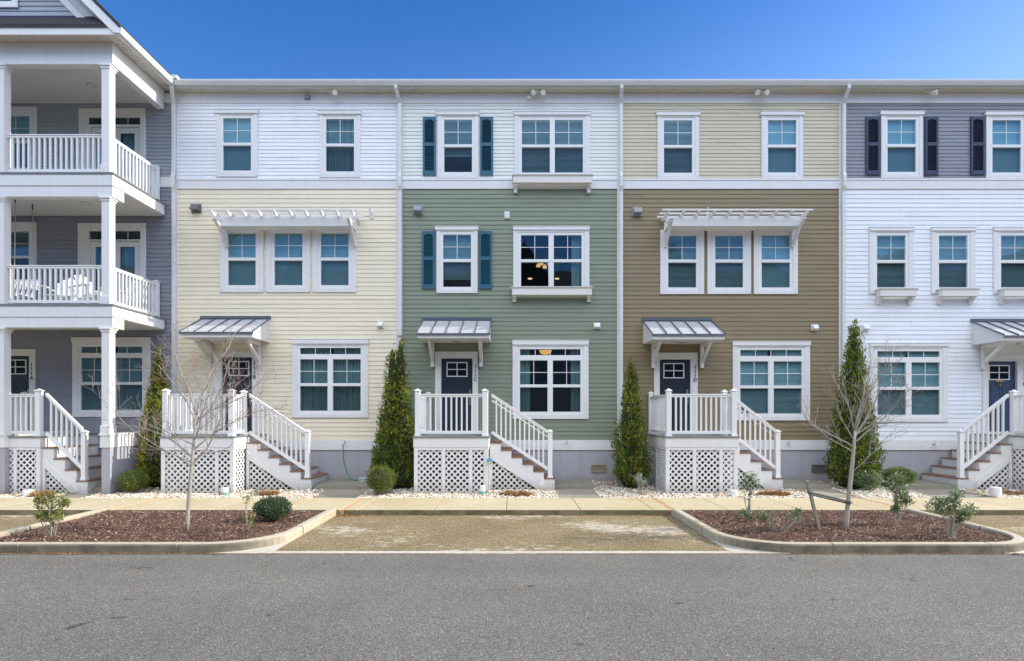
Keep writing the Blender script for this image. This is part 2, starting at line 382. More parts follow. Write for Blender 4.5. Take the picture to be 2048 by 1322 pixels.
# kerbs of the two planting islands: a rounded profile swept round each island
def sweep(mb, path, w=.16, h=.150, r=.03):
    prof = [(0, -.1), (0.006, h-r), (.018, h-.008), (r+.008, h), (w-.02, h), (w, h-.02), (w, -.1)]
    n = len(prof); o = len(mb.v)
    for i, p in enumerate(path):
        p = Vector(p); d = (Vector(path[min(i+1, len(path)-1)]) - Vector(path[max(i-1, 0)])).normalized(); nrm = Vector((-d.y, d.x))
        for a, z in prof: q = p + nrm*a; mb.v.append((q.x, q.y, z))
    for i in range(len(path)-1):
        for k in range(n-1): mb.f.append((o+i*n+k, o+(i+1)*n+k, o+(i+1)*n+k+1, o+i*n+k+1))
    mb.f.append(tuple(o+k for k in range(n))); e = o+(len(path)-1)*n; mb.f.append(tuple(e+k for k in range(n))[::-1])
def arc(cx, cy, r, a0, a1, n=14): return [(cx+r*math.cos(math.radians(a0+(a1-a0)*i/n)), cy+r*math.sin(math.radians(a0+(a1-a0)*i/n))) for i in range(n+1)]
def island_kerb(x0, x1, joints_front, r=1.05, r0=None):
    mb = MB(); yb, yf = 11.595, 8.42; r0 = r0 or r
    # anticlockwise seen from above so that the profile grows inwards
    sweep(mb, [(x0, yb), (x0, 9.78)])
    sweep(mb, [(x0, 9.75)] + arc(x0+r0, yf+r0, r0, 180, 270) + [(joints_front[0]-.014, yf)])
    for a, b in zip(joints_front, joints_front[1:]): sweep(mb, [(a+.014, yf), ((a+b)/2, yf), (b-.014, yf)])
    sweep(mb, [(joints_front[-1]+.014, yf)] + arc(x1-r, yf+r, r, 270, 360) + [(x1, 9.75)])
    sweep(mb, [(x1, 9.78), (x1, yb)])
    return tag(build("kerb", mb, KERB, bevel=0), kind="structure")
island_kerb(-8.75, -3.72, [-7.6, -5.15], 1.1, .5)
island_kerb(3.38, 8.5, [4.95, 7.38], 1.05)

def rounded(x0, x1, r, y0=8.58, y1=11.598):
    return [(x0, y1)] + arc(x0+r, y0+r, r, 180, 270, 8) + arc(x1-r, y0+r, r, 270, 360, 8) + [(x1, y1)]
def mulch_island(x0, x1, n, RL=.95):
    # gently mounded bed
    mb = MB(); nx, ny = 60, 36; R = .95
    def h(x, y):
        u = (x-x0)/(x1-x0); v = (y-8.58)/(11.6-8.58)
        e = min(1, 8*min(u, 1-u), 6*min(v, 1-v))
        return .085 + .05*max(0, e) + .018*math.sin(3.1*x+1.7*y) * math.sin(2.3*y-x)
    def inside(x, y):
        if y > 8.58+R: return True
        if x < x0+RL: return y > 8.58+RL or (x-x0-RL)**2 + (y-8.58-RL)**2 < RL*RL
        if x > x1-R: return (x-x1+R)**2 + (y-8.58-R)**2 < R*R
        return True
    idx = {}
    for j in range(ny+1):
        for i in range(nx+1):
            x = x0+(x1-x0)*i/nx; y = 8.50+(11.598-8.50)*j/ny
            idx[i, j] = len(mb.v); mb.v.append((x, y, h(x, y) + random.uniform(-.012, .012)))
    for j in range(ny):
        for i in range(nx):
            x = x0+(x1-x0)*(i+.5)/nx; y = 8.50+(11.598-8.50)*(j+.5)/ny
            if inside(x, y): mb.f.append((idx[i, j], idx[i+1, j], idx[i+1, j+1], idx[i, j+1]))
    tag(build("mulch_bed", mb, MULCH, smooth=True), kind="structure")
    cb = MB()
    while len(cb.f) < n:
        x = random.uniform(x0, x1); y = random.uniform(8.6, 11.58)
        if not inside(x, y): continue
        L = random.uniform(.009, .030); w = random.uniform(.003, .008); a = random.uniform(0, 2*PI); t = random.gauss(0, .35)
        d = Vector((math.cos(a)*math.cos(t), math.sin(a)*math.cos(t), math.sin(t)))*L
        sd = Vector((-math.sin(a), math.cos(a), random.uniform(-.6, .6))).normalized()*w
        p = Vector((x, y, h(x, y)+random.uniform(.0, .022)))
        cb.add([p-d-sd, p+d-sd*.6, p+d*1.1+sd*.5, p-d*.9+sd], [(0, 1, 2, 3)])
    tag(build("mulch", cb, CHIP), "dark red-brown wood mulch spread over the planting island", "mulch", kind="stuff")
mulch_island(-8.60, -3.87, 24000, .36)
mulch_island(3.53, 8.35, 24000)

# gravel strip in front of the houses
def gz(x, y): return .085 + max(0, (y-13.25))/2.65*.10
PATHS = [(1.07, 2.22), (-4.93, -3.72), (7.42, 8.55), (10.2, 11.85), (-11.35, -10.45)]  # walk from each stair to the pavement
mb = MB(); nx, ny = 80, 8
for j in range(ny+1):
    for i in range(nx+1):
        x = -24+48*i/nx; y = 13.25+2.65*j/ny; mb.v.append((x, y, gz(x, y)))
for j in range(ny):
    for i in range(nx): a = j*(nx+1)+i; mb.f.append((a, a+1, a+nx+2, a+nx+1))
tag(build("gravel_bed", mb, BED), kind="structure")
lb = MB()
def litter(n, fx, fy):
    for _ in range(n):
        x, y = fx(), fy(); a = random.uniform(0, 6.28); L_ = random.uniform(.006, .022); w_ = random.uniform(.003, .009)
        d = Vector((math.cos(a), math.sin(a), random.gauss(0, .3)))*L_; q = Vector((-math.sin(a), math.cos(a), random.gauss(0, .4)))*w_; p = Vector((x, y, .008+random.random()*.012))
        lb.add([p-d, p+q, p+d, p-q], [(0, 1, 2, 3)])
litter(900, lambda: random.uniform(-9, -4.4), lambda: 8.405-abs(random.gauss(0, .02)))
litter(700, lambda: random.uniform(4.2, 9), lambda: 8.405-abs(random.gauss(0, .02)))
litter(700, lambda: -3.70+abs(random.gauss(0, .22)), lambda: 11.585-abs(random.gauss(0, .06)))
litter(260, lambda: 3.36-abs(random.gauss(0, .3)), lambda: 11.585-abs(random.gauss(0, .03)))
litter(700, lambda: random.uniform(-3.6, 3.3), lambda: 11.59-abs(random.gauss(0, .015)))
litter(500, lambda: random.uniform(-14, 14), lambda: 6.0+2.4*random.random()**.4)
tag(build("leaf_litter", lb, island("litter_leaf", [(0, (.16, .05, .02, 1)), (.5, (.34, .13, .04, 1)), (1, (.42, .26, .12, 1))], .8, .2)), "rusty leaf crumbs swept along the kerb edges", "leaf litter", kind="stuff")
PORCH = []   # footprints (x0,x1,y0,y1) the stones keep out of, filled in below

def ico():
    t = (1+5**.5)/2
    v = np.array([(-1, t, 0), (1, t, 0), (-1, -t, 0), (1, -t, 0), (0, -1, t), (0, 1, t), (0, -1, -t), (0, 1, -t), (t, 0, -1), (t, 0, 1), (-t, 0, -1), (-t, 0, 1)], float)
    f = [(0, 11, 5), (0, 5, 1), (0, 1, 7), (0, 7, 10), (0, 10, 11), (1, 5, 9), (5, 11, 4), (11, 10, 2), (10, 7, 6), (7, 1, 8), (3, 9, 4), (3, 4, 2), (3, 2, 6), (3, 6, 8), (3, 8, 9), (4, 9, 5), (2, 4, 11), (6, 2, 10), (8, 6, 7), (9, 8, 1)]
    return v/np.linalg.norm(v[0]), f
def gravel(n):
    v0, f0 = ico(); mb = MB(); k = 0
    while k < n:
        x = random.uniform(-15.5, 15.5)
        y = 13.25 + (2.65*random.random() if random.random() < .45 else 1.05*random.random())
        if any(a-.02 < x < b+.02 for a, b in PATHS) and not (10 < x < 12 and False):
            # ragged gravel edge where the stones meet the walks
            if min(min(abs(x-a), abs(x-b)) for a, b in PATHS) > .05: continue
        if any(p[0] < x < p[1] and p[2] < y < p[3] for p in PORCH): continue
        s = random.uniform(.014, .032)*(1.25 if random.random() < .12 else 1)
        if x > 9: s *= 1.25
        M = Matrix.Rotation(random.uniform(0, 6.28), 3, "Z") @ Matrix.Rotation(random.gauss(0, .4), 3, "X")
        sc = np.array([s*random.uniform(.9, 1.5), s*random.uniform(.8, 1.1), s*random.uniform(.5, .8)])
        vv = (v0*sc*(1+RNG.uniform(-.14, .14, (12, 1)))) @ np.array(M).T
        o = len(mb.v); z = gz(x, y) + s*random.uniform(.2, 1.0)
        mb.v += [(p[0]+x, p[1]+y, p[2]+z) for p in vv]; mb.f += [(a+o, b+o, c+o) for a, b, c in f0]
        k += 1
    tag(build("gravel", mb, STONE, smooth=True), "white and tan river gravel spread along the front of the houses", "gravel", kind="stuff")

g = MB()
for i, (a, b) in enumerate(PATHS):
    yb = {0: 14.62, 1: 14.62, 2: 14.62, 3: 14.62, 4: 14.1}[i]
    g.box(a, b, 13.26, yb, -.05, .105)
tag(build("path", g, PAD, bevel=.006), kind="structure")
g = MB()
for i, (a, b) in enumerate(PATHS):
    yb = {0: 14.62, 1: 14.62, 2: 14.62, 3: 14.62, 4: 14.1}[i]
    g.box(a-.35 if i < 3 else (a if i == 4 else a), b if i != 3 else b+.35, yb+.004, 15.88, -.05, .25)
tag(build("step_pad", g, PAD, bevel=.01), kind="structure")

# ================================================================= FACADE PIECES
def siding_wall(mb, x0, x1, z0, z1, course, holes, y=WALL, lip=.0135, seed=0):
    rnd = random.Random(seed); z = z0
    while z < z1-.002:
        zt = min(z+course, z1)
        cuts = sorted({z, zt} | {c for h in holes for c in (h[2], h[3]) if z < c < zt})
        seams = []; sx = x0 + rnd.uniform(.5, 3.6)
        while sx < x1-.3: seams.append(sx); sx += 3.66
        for a, b in zip(cuts, cuts[1:]):
            xs = [(x0, x1)]
            for h in holes:
                if h[2] < b-1e-6 and h[3] > a+1e-6:
                    nx = []
                    for p, q in xs:
                        if h[1] <= p or h[0] >= q: nx.append((p, q)); continue
                        if h[0] > p: nx.append((p, h[0]))
                        if h[1] < q: nx.append((h[1], q))
                    xs = nx
            for p, q in xs:
                marks = [p] + [s for s in seams if p+.05 < s < q-.05] + [q]
                for k, (m0, m1) in enumerate(zip(marks, marks[1:])):
                    off = .003*(k % 2)
                    ya = y - off - lip*(1-(a-z)/course); yb = y - off - lip*(1-(b-z)/course)
                    mb.add([(m0, ya, a), (m1, ya, a), (m1, yb, b), (m0, yb, b)], [(0, 1, 2, 3)])
                    if a == z: mb.add([(m0, y, a), (m1, y, a), (m1, ya, a), (m0, ya, a)], [(0, 1, 2, 3)])
        z = zt

def cells(mb, outer, holes, y0, y1):
    """frame: rectangle minus glass holes, split into butted boxes"""
    zs = sorted({outer[2], outer[3]} | {c for h in holes for c in (h[2], h[3])})
    for a, b in zip(zs, zs[1:]):
        m = (a+b)/2; xs = [(outer[0], outer[1])]
        for h in holes:
            if h[2] < m < h[3]:
                nx = []
                for p, q in xs:
                    if h[1] <= p or h[0] >= q: nx.append((p, q)); continue
                    if h[0] > p: nx.append((p, h[0]))
                    if h[1] < q: nx.append((h[1], q))
                xs = nx
        for p, q in xs: mb.box(p, q, y0, y1, a, b)

def slat_blind(mb, x0, x1, z0, z1, y, pitch=.034):
    z = z1
    mb.box(x0, x1, y-.012, y+.03, z1-.035, z1); z -= .04
    while z > z0+pitch:
        mb.add([(x0, y-.013, z-.011), (x1, y-.013, z-.011), (x1, y+.013, z+.014), (x0, y+.013, z+.014)], [(0, 1, 2, 3)])
        z -= pitch
    mb.box(x0, x1, y-.012, y+.012, z0, z0+.02)
def curtain(mb, x0, x1, z0, z1, y, amp=.022, wave=.10, seed=0):
    rnd = random.Random(seed); n = max(8, int((x1-x0)/.014)); o = len(mb.v); ph = rnd.uniform(0, 6)
    for i in range(n+1):
        x = x0+(x1-x0)*i/n; w = math.sin(2*PI*x/wave+ph) + .5*math.sin(2*PI*x/(wave*1.73)+ph*2)
        mb.v.append((x, y+amp*w, z1)); mb.v.append((x+.01*math.sin(x*9+ph), y+amp*1.3*w, z0))
    for i in range(n): mb.f.append((o+2*i, o+2*i+1, o+2*i+3, o+2*i+2))

class House:
    def __init__(s, name_label, u0, u1):
        s.u0, s.u1 = u0, u1
        s.x0, s.x1 = X(u0), X(u1)
        s.root = thing("row_house", name_label, "house", ((s.x0+s.x1)/2, WALL, 0))
        s.holes = []

YC = WALL - .045   # casing face
def window(h, lites, vt, vr0, vr1, vb, casing, header=None, transom=None, cover="blind", dark=False, mull=None, wall=WALL, frame=None, header_out=.028, low=None, side=None, seed=1, muntin=True, scr=True):
    """lites: [(u0,u1)...] glass widths; vt/vr0/vr1/vb: top, meeting rail, bottom; casing: (u0,u1,v0,v1)"""
    yw = wall
    gx = [(X(a, yw), X(b, yw)) for a, b in lites]
    zt, zr0, zr1, zb = (Z(v, yw) for v in (vt, vr0, vr1, vb))
    fu = 6.2 if frame is None else frame
    fo = [gx[0][0]-fu*.0145, gx[-1][1]+fu*.0145, zb-.085, zt+.095]
    holes = []
    for a, b in gx: holes += [(a, b, zr0, zt), (a, b, zb, zr1)]
    if transom:
        ta, tb, tv0, tv1 = transom
        tr = (X(ta, yw), X(tb, yw), Z(tv1, yw), Z(tv0, yw)); holes.append(tr)
        fo[3] = tr[3]+.085
    h.holes.append(tuple(fo))
    fm = MB(); cells(fm, fo, holes, yw-.028, yw+.06)
    for a, b in gx:      # upper sash stands a little proud with its meeting rail
        fm.box(a-.02, b+.02, yw-.036, yw-.0285, zr1+.004, zr0-.004)
    if muntin:
        for a, b in gx:
            m = (a+b)/2; zc = (zt+zr0)/2
            fm.box(m-.009, m+.009, yw-.012, yw-.002, zr0, zt)
            fm.box(a, b, yw-.0125, yw-.0025, zc-.009, zc+.009)
    if transom:
        for k in range(1, 4):
            m = tr[0]+(tr[1]-tr[0])*k/4; fm.box(m-.009, m+.009, yw-.012, yw-.002, tr[2], tr[3])
    w = build("window", fm, VINYL, h.root, bevel=.005, seg=1)
    cm = MB(); ca = (X(casing[0], yw), X(casing[1], yw), Z(casing[3], yw), Z(casing[2], yw))
    fi = (fo[0]+.008, fo[1]-.008, fo[2]+.008, fo[3]-.008)
    # mitred casing: side boards and sloping-cornered bottom board
    def trap(p): cm.prism(p, "y", yw-.046, yw+.0)
    trap([(ca[0], ca[2]), (fi[0], fi[2]), (fi[0], ca[3]), (ca[0], ca[3])])
    trap([(ca[1], ca[2]), (fi[1], fi[2]), (fi[1], ca[3]), (ca[1], ca[3])])
    trap([(ca[0]+.003, ca[2]), (ca[1]-.003, ca[2]), (fi[1]-.003, fi[2]), (fi[0]+.003, fi[2])])
    cm.box(fi[0], fi[1], yw-.0455, yw, fi[3], ca[3])
    if header:
        hx0, hx1, hz0, hz1 = X(header[0], yw), X(header[1], yw), Z(header[3], yw), Z(header[2], yw)
        cm.box(hx0, hx1, yw-.046-header_out, yw+.0, max(hz0, ca[3])-.0, hz1)
        cm.box(hx0-.012, hx1+.012, yw-.058-header_out, yw, hz1, hz1+.014)
    build("casing", cm, WHITE, w, bevel=.004, seg=1)
    pm = MB()
    for a, b in gx:
        pm.add([(a, yw+.004, zr0), (b, yw+.004, zr0), (b, yw+.004, zt), (a, yw+.004, zt)], [(0, 1, 2, 3)])
        pm.add([(a, yw+.026, zb), (b, yw+.026, zb), (b, yw+.026, zr1), (a, yw+.026, zr1)], [(0, 1, 2, 3)])
    if transom: pm.add([(tr[0], yw+.004, tr[2]), (tr[1], yw+.004, tr[2]), (tr[1], yw+.004, tr[3]), (tr[0], yw+.004, tr[3])], [(0, 1, 2, 3)])
    build("pane", pm, GLASS, w)
    if scr:
        sm = MB()
        for a, b in gx: sm.add([(a, yw+.004, zb), (b, yw+.004, zb), (b, yw+.004, zr1), (a, yw+.004, zr1)], [(0, 1, 2, 3)])
        build("insect_screen", sm, SCREEN, w)
    ztop = fo[3]-.02 if transom else zt+.02
    covers = cover if isinstance(cover, list) else [cover]*len(gx)
    bm = MB(); km = MB(); qm = MB()
    for k, ((a, b), cv) in enumerate(zip(gx, covers)):
        lowz = zb-.01 if low is None else zb + low*(zt-zb)
        if cv == "blind": slat_blind(bm, a-.02, b+.02, lowz, ztop, yw+.078)
        elif cv == "shade": qm.box(a-.02, b+.02, yw+.072, yw+.078, lowz, ztop)
        elif cv == "curtain": curtain(km, a-.02, b+.02, zb-.02, ztop, yw+.12, seed=seed+k)
        elif cv == "curtain_l": curtain(km, a-.02, a+.36*(b-a), zb-.02, ztop, yw+.12, seed=seed+k)
        elif cv == "curtain_r": curtain(km, b-.34*(b-a), b+.02, zb-.02, ztop, yw+.12, seed=seed+k)
    if bm.f: build("blind", bm, BLIND, w)
    if qm.f: build("roller_shade", qm, SHADE, w)
    if km.f: build("curtain", km, CURT if side is None else side, w, smooth=True)
    return w

def single(h, ua, ub, vt, low=None, cover="blind", header_v=None, dy=0, casing_b=None, seed=1):
    """standard sash window of the terrace, 56 units of glass wide"""
    return window(h, [(ua, ub)], vt, vt+49, vt+55, vt+104.6, (ua-13.2, ub+13.2, vt-8.6, casing_b if casing_b else vt+117.2),
                  header=(ua-15.8, ub+15.4, vt-15.6, vt-8.6), cover=cover, low=low, seed=seed)

def shutter(h, u0, u1, v0, v1, mat):
    x0, x1, z0, z1 = X(u0), X(u1), Z(v1), Z(v0); mb = MB(); y0, y1 = WALL-.052, WALL-.012
    st = .058; zm = z0 + (z1-z0)*.525
    mb.box(x0, x0+st, y0, y1, z0, z1); mb.box(x1-st, x1, y0, y1, z0, z1)
    mb.box(x0+st, x1-st, y0+.001, y1, z0, z0+.12)
    mb.box(x0+st, x1-st, y0+.001, y1, zm-.05, zm+.05)
    n = 8; pts = [(x0+st, z1), (x0+st, z1-.13)]
    for k in range(n+1):
        t = k/n; pts.append((x0+st+(x1-x0-2*st)*t, z1-.13+.05*math.sin(PI*t)))
    pts += [(x1-st, z1-.13), (x1-st, z1)]
    mb.prism([(x0+st, z1)] + pts[2:-2] + [(x1-st, z1)], "y", y0+.001, y1)
    for lo, hi in ((z0+.12, zm-.05), (zm+.05, z1-.09)):
        z = lo+.012
        while z < hi:
            mb.bar((x0+st, y0+.022, z), (x1-st, y0+.022, z), .030, .006, (0, -.62, .78)); z += .034
    mb.box(x0+st, x1-st, y1-.004, y1, z0+.12, z1-.1)
    build("shutter", mb, mat, h.root)

def flower_box(h, u0, u1, v0, v1, vbr, depth=.25):
    y0 = WALL-depth; k = y0/WALL
    x0, x1 = X(u0, y0), X(u1, y0); z1, z0 = Z(v0, y0), Z(v1, y0); zb = Z(vbr, y0+.1)
    mb = MB(); t = .022
    mb.box(x0, x1, y0, y0+t, z0, z1); mb.box(x0, x0+t, y0+t, WALL-.047, z0, z1); mb.box(x1-t, x1, y0+t, WALL-.047, z0, z1)
    mb.box(x0+t, x1-t, y0+t, WALL-.047, z0, z0+t)
    # projecting crown rim
    mb.prism([(y0, z1-.035), (y0-.035, z1+.002), (y0-.035, z1+.02), (y0+t, z1+.02), (y0+t, z1-.035)], "x", x0-.035, x1+.035)
    mb.box(x0-.035, x0+t, y0+t, WALL-.047, z1-.0, z1+.02); mb.box(x1-t, x1+.035, y0+t, WALL-.047, z1-.0, z1+.02)
    b = build("window_box", mb, WHITE_T, h.root, bevel=.004, seg=1)
    for xa in (x0+.02, x1-.12):
        bm = MB(); n = 6; D = depth-.06
        pts = [(WALL-.02, z0-.002), (WALL-.02-D, z0-.002), (WALL-.02-D, z0-.045)]
        for i in range(n+1):
            t = i/n*PI/2; pts.append((WALL-.02-D + (D-.07)*math.sin(t)*1.0, zb+.0 + (z0-.045-zb)*math.cos(t)))
        pts.append((WALL-.02, zb))
        bm.prism(pts, "x", xa, xa+.10); build("bracket", bm, WHITE_T, b, bevel=.004, seg=1)
WHITE_T = plain("white_box_trim", (.76, .74, .70), .45, .03, 2.5, .05)

def text_mesh(mb, s, size, x, y, z):
    cu = bpy.data.curves.new("t", "FONT"); cu.body = s; cu.size = size; cu.extrude = .004; cu.align_x = "CENTER"; cu.offset = .0018
    o = bpy.data.objects.new("t", cu); COL.objects.link(o)
    dg = bpy.context.evaluated_depsgraph_get(); me = bpy.data.meshes.new_from_object(o.evaluated_get(dg))
    mb.add([(x+v.co.x, y-v.co.z, z+v.co.y) for v in me.vertices], [tuple(p.vertices) for p in me.polygons])
    bpy.data.objects.remove(o); bpy.data.curves.remove(cu); bpy.data.meshes.remove(me)

def door(h, u0, u1, vt, zb, cu0, cu1, vhead, lite, number, nu, nv0, nv1, mat, knob_side=1):
    x0, x1, zt = X(u0), X(u1), Z(vt); y = WALL+.02
    h.holes.append((x0-.04, x1+.04, zb-.02, zt+.04))
    lx0, lx1, lz1, lz0 = X(lite[0]), X(lite[1]), Z(lite[2]), Z(lite[3])
    mb = MB(); cells(mb, (x0, x1, zb, zt), [(lx0+.025, lx1-.025, lz0+.025, lz1-.025)], y, y+.045)
    # raised planks
    w = (x1-x0); ztp = lz0-.13
    for a, b in ((.14, .46), (.54, .86)):
        pa, pb = x0+w*a, x0+w*b
        for q in ((pa, pa+.018, zb+.2, ztp), (pb-.018, pb, zb+.2, ztp), (pa+.018, pb-.018, zb+.2, zb+.218), (pa+.018, pb-.018, ztp-.018, ztp)):
            mb.box(q[0], q[1], y-.008, y-.0003, q[2], q[3])
    d = build("door", mb, mat, h.root)
    fm = MB(); cells(fm, (lx0, lx1, lz0, lz1), [(lx0+.03, lx1-.03, lz0+.03, lz1-.03)], y-.014, y-.0005)
    mx, mz = (lx0+lx1)/2, (lz0+lz1)/2
    fm.box(mx-.013, mx+.013, y-.0135, y-.001, lz0+.03, lz1-.03); fm.box(lx0+.03, mx-.013, y-.0135, y-.001, mz-.013, mz+.013); fm.box(mx+.013, lx1-.03, y-.0135, y-.001, mz-.013, mz+.013)
    build("window_frame", fm, WHITE_T, d)
    pm = MB().add([(lx0+.02, y+.012, lz0+.02), (lx1-.02, y+.012, lz0+.02), (lx1-.02, y+.012, lz1-.02), (lx0+.02, y+.012, lz1-.02)], [(0, 1, 2, 3)]); build("pane", pm, DOORGLASS, d)
    hm = MB(); hx = (x1-.075) if knob_side > 0 else (x0+.075); hz = zb+.98
    hm.box(hx-.028, hx+.028, y-.012, y-.0005, hz+.10, hz+.24)
    hm.box(hx-.022, hx+.022, y-.010, y-.0005, hz-.20, hz+.05)
    hm.tube([(hx, y-.01, hz+.03), (hx, y-.055, hz+.0), (hx, y-.06, hz-.09), (hx, y-.05, hz-.15), (hx, y-.01, hz-.18)], .010, 8)
    build("handle", hm, STEEL, d)
    cm = MB(); ca0, ca1, ch = X(cu0), X(cu1), Z(vhead); yc = WALL-.05
    cm.box(ca0, x0-.004, yc, WALL+.05, zb-.06, zt+.004); cm.box(x1+.004, ca1, yc, WALL+.05, zb-.06, zt+.004); cm.box(ca0, ca1, yc-.004, WALL+.05, zt+.004, ch)
    cm.box(x0-.004, x1+.004, WALL-.06, WALL+.06, zb-.06, zb-.004)
    build("door_casing", cm, WHITE_T, d, bevel=.004, seg=1)
    nm = MB(); cz = [Z(nv0 + (nv1-nv0)*(k+1)/len(number)) for k in range(len(number))]
    for ch_, z in zip(number, cz): text_mesh(nm, ch_, .14, X(nu), yc-.008, z+.012)
    build("house_number", nm, BLACK, d)
    bk = MB(); bk.box(x0-.04, x1+.04, WALL+.30, WALL+.32, zb-.05, zt+.05); build("hall_backing", bk, ROOM_D, d)
    return d

def canopy(h, u0, u1, yf=14.85, vtop=637, vfront=664.5, vfasc=675.5, lit=False):
    x0, x1 = X(u0), X(u1); zt = Z(vtop); zf = Z(vfront, yf); zb = Z(vfasc, yf)
    mb = MB()
    mb.prism([(WALL-.0, zb), (yf, zb), (yf, zf-.03), (WALL, zt-.06)], "x", x0+.012, x1-.012)
    # recess on the cheek panels
    for xa, s in ((x0, -1), (x1, 1)):
        a, b = (xa, xa+.012) if s < 0 else (xa-.012, xa)
        mb.prism([(WALL, zb), (yf, zb), (yf, zb+.06), (WALL, zb+.06)], "x", a, b)
        mb.prism([(WALL, zt-.06), (WALL, zt-.15), (yf, zf-.10), (yf, zf-.03)], "x", a, b)
        mb.prism([(WALL, zb+.06), (WALL-.07, zb+.06), (WALL-.07, zt-.17), (WALL, zt-.15)], "x", a, b)
    c = build("door_canopy", mb, WHITE, h.root, bevel=.003, seg=1)
    rm = MB(); ov = .03; t = .012
    rm.prism([(WALL, zt-.055), (yf-ov, zf-.028), (yf-ov, zf-.028+t), (WALL, zt-.055+t)], "x", x0-.02, x1+.02)
    d = Vector((0, yf-ov-WALL, zf-zt+.027)); 
    sm = MB()
    for k in range(6):
        xx = x0-.008 + (x1-x0+.016)*k/5
        sm.bar((xx, WALL-.005, zt-.055+t+.016), (xx, yf-ov, zf-.028+t+.016), .022, .040)
    sm.box(x0-.03, x1+.03, yf-ov-.012, yf-ov-.0005, zf-.065, zf-.012)
    sm.box(x0-.04, x1+.04, WALL-.05, WALL-.012, zt-.03, zt+.045)
    build("metal_roof", rm, METAL, c); build("roof_flashing", sm, METAL_D, c)  # ribs take the dark flashing colour, which paints in their shaded sides
    mid = (x0+x1)/2
    for xa in (mid-.70, mid+.70):
        bm = MB(); w = .05
        zl = zb-.70
        bm.box(xa-w, xa+w, WALL-.13, WALL-.05, zl, zb-.003)
        bm.box(xa-w*.98, xa+w*.98, yf+.27, WALL-.13, zb-.10, zb-.003)
        p0 = (yf+.30, zb-.10); p1 = (WALL-.13, zl+.12)
        bm.prism([p0, (p0[0]+.12, p0[1]), (p1[0], p1[1]+.14), p1], "x", xa-w*.8, xa+w*.8)
        build("bracket", bm, WHITE_T, c, bevel=.006, seg=1)
    lm = MB().lathe((mid, (WALL+yf)/2+.1, zb-.03), [(.05, 0), (.085, .008), (.09, .028)], 18)
    build("porch_light", lm, GLOW_W if lit else LAMPOFF, c, smooth=False)
    return c

def pergola(h, xl, xr):
    zb0, zb1 = 7.45, 7.70; yb = 15.43
    mb = MB()
    fl = .17
    mb.prism([(xl, zb0), (xr, zb0), (xr+.03, zb0+.06), (xr+fl*.55, zb0+.13), (xr+fl*.65, zb1-.06), (xr+fl, zb1-.03), (xr+fl, zb1), (xl-fl, zb1), (xl-fl, zb1-.03), (xl-fl*.65, zb1-.06), (xl-fl*.55, zb0+.13), (xl-.03, zb0+.06)], "y", yb, yb+.045)
    mb.box(xl-.02, xr+.02, WALL-.05, WALL-.004, zb0+.02, zb1)
    mb.box(xl+.03, xr-.03, yb+.045, WALL-.05, zb0+.004, zb0+.02)
    p = build("window_pergola", mb, WHITE, h.root, bevel=.004, seg=1)
    n = 10; rm = None
    for k in range(n):
        xx = xl - .08 + (xr-xl+.16)*k/(n-1)
        r = MB(); pts = [(WALL-.02, 7.703), (15.30, 7.703), (15.22, 7.72), (15.17, 7.755), (15.15, 7.803), (WALL-.02, 7.803)]
        r.prism(pts, "x", xx-.02, xx+.02)
        build("rafter", r, WHITE, p, bevel=.003, seg=1)
    for yy in (15.22, 15.50, 15.78):
        q = MB().box(xl-.25, xr+.25, yy-.02, yy+.02, 7.806, 7.846); build("purlin", q, WHITE, p, bevel=.003, seg=1)
    for xx in (xl+.02, xr-.02):
        b = MB(); w = .045
        b.prism([(WALL-.05, zb0-.002), (15.33, zb0-.002), (15.24, zb0+.05), (15.20, zb0+.10), (15.15, zb0+.12), (15.15, zb0+.15), (yb-.003, zb0+.15), (yb-.003, zb0+.0), (WALL-.05, zb0+.0)][:6] + [(yb-.003, zb0+.15), (yb-.003, zb0-.001)], "x", xx-w, xx+w)
        b.box(xx-w, xx+w, WALL-.12, WALL-.05, 6.98, zb0-.003)
        b.prism([(15.36, zb0-.003), (15.52, zb0-.003), (WALL-.12, 7.14), (WALL-.12, 7.0)], "x", xx-w*.8, xx+w*.8)
        build("bracket", b, WHITE, p, bevel=.005, seg=1)

def hood_vent(h, u, v, s, mat, plate=True):
    x, z = X(u), Z(v); y = WALL-.016; w = .12*s
    mb = MB()
    mb.box(x-w*1.15, x+w*1.15, y-.02, y, z-w*1.0, z+w*1.05)
    build_p = build("hood_vent", mb, S_D0 if mat is GREYBOX and False else (VINYL if mat is PLASTIC else mat), h.root, bevel=.003, seg=1)
    hm = MB(); d = .15*s
    hm.prism([(y-.02, z+w*.9), (y-.02-d*.55, z+w*.75), (y-.02-d, z-w*.35), (y-.02-d, z-w*.55), (y-.02, z-w*.55)], "x", x-w*.9, x+w*.9)
    build("hood", hm, mat, build_p, bevel=.008)

def spigot(h, u, v):
    x, z = X(u), Z(v); y = WALL-.05; mb = MB()
    mb.tube([(x, y+.03, z), (x, y-.09, z), (x, y-.12, z-.05)], .016, 8); mb.tube([(x-.035, y-.06, z+.045), (x+.035, y-.06, z+.045)], .010, 8); mb.tube([(x, y-.06, z), (x, y-.06, z+.045)], .008, 6)
    build("spigot", mb, STEEL, h.root)

def foundation_vent(h, u0, u1, v0, v1, mat):
    x0, x1, z1, z0 = X(u0), X(u1), Z(v0), Z(v1); y = WALL+.0; mb = MB()
    cells(mb, (x0, x1, z0, z1), [(x0+.025, x1-.025, z0+.025, z1-.025)], y-.03, y+.02)
    z = z0+.035
    while z < z1-.03: mb.bar((x0+.025, y-.008, z), (x1-.025, y-.008, z), .02, .004, (0, -.7, .7)); z += .022
    build("foundation_vent", mb, mat, h.root)

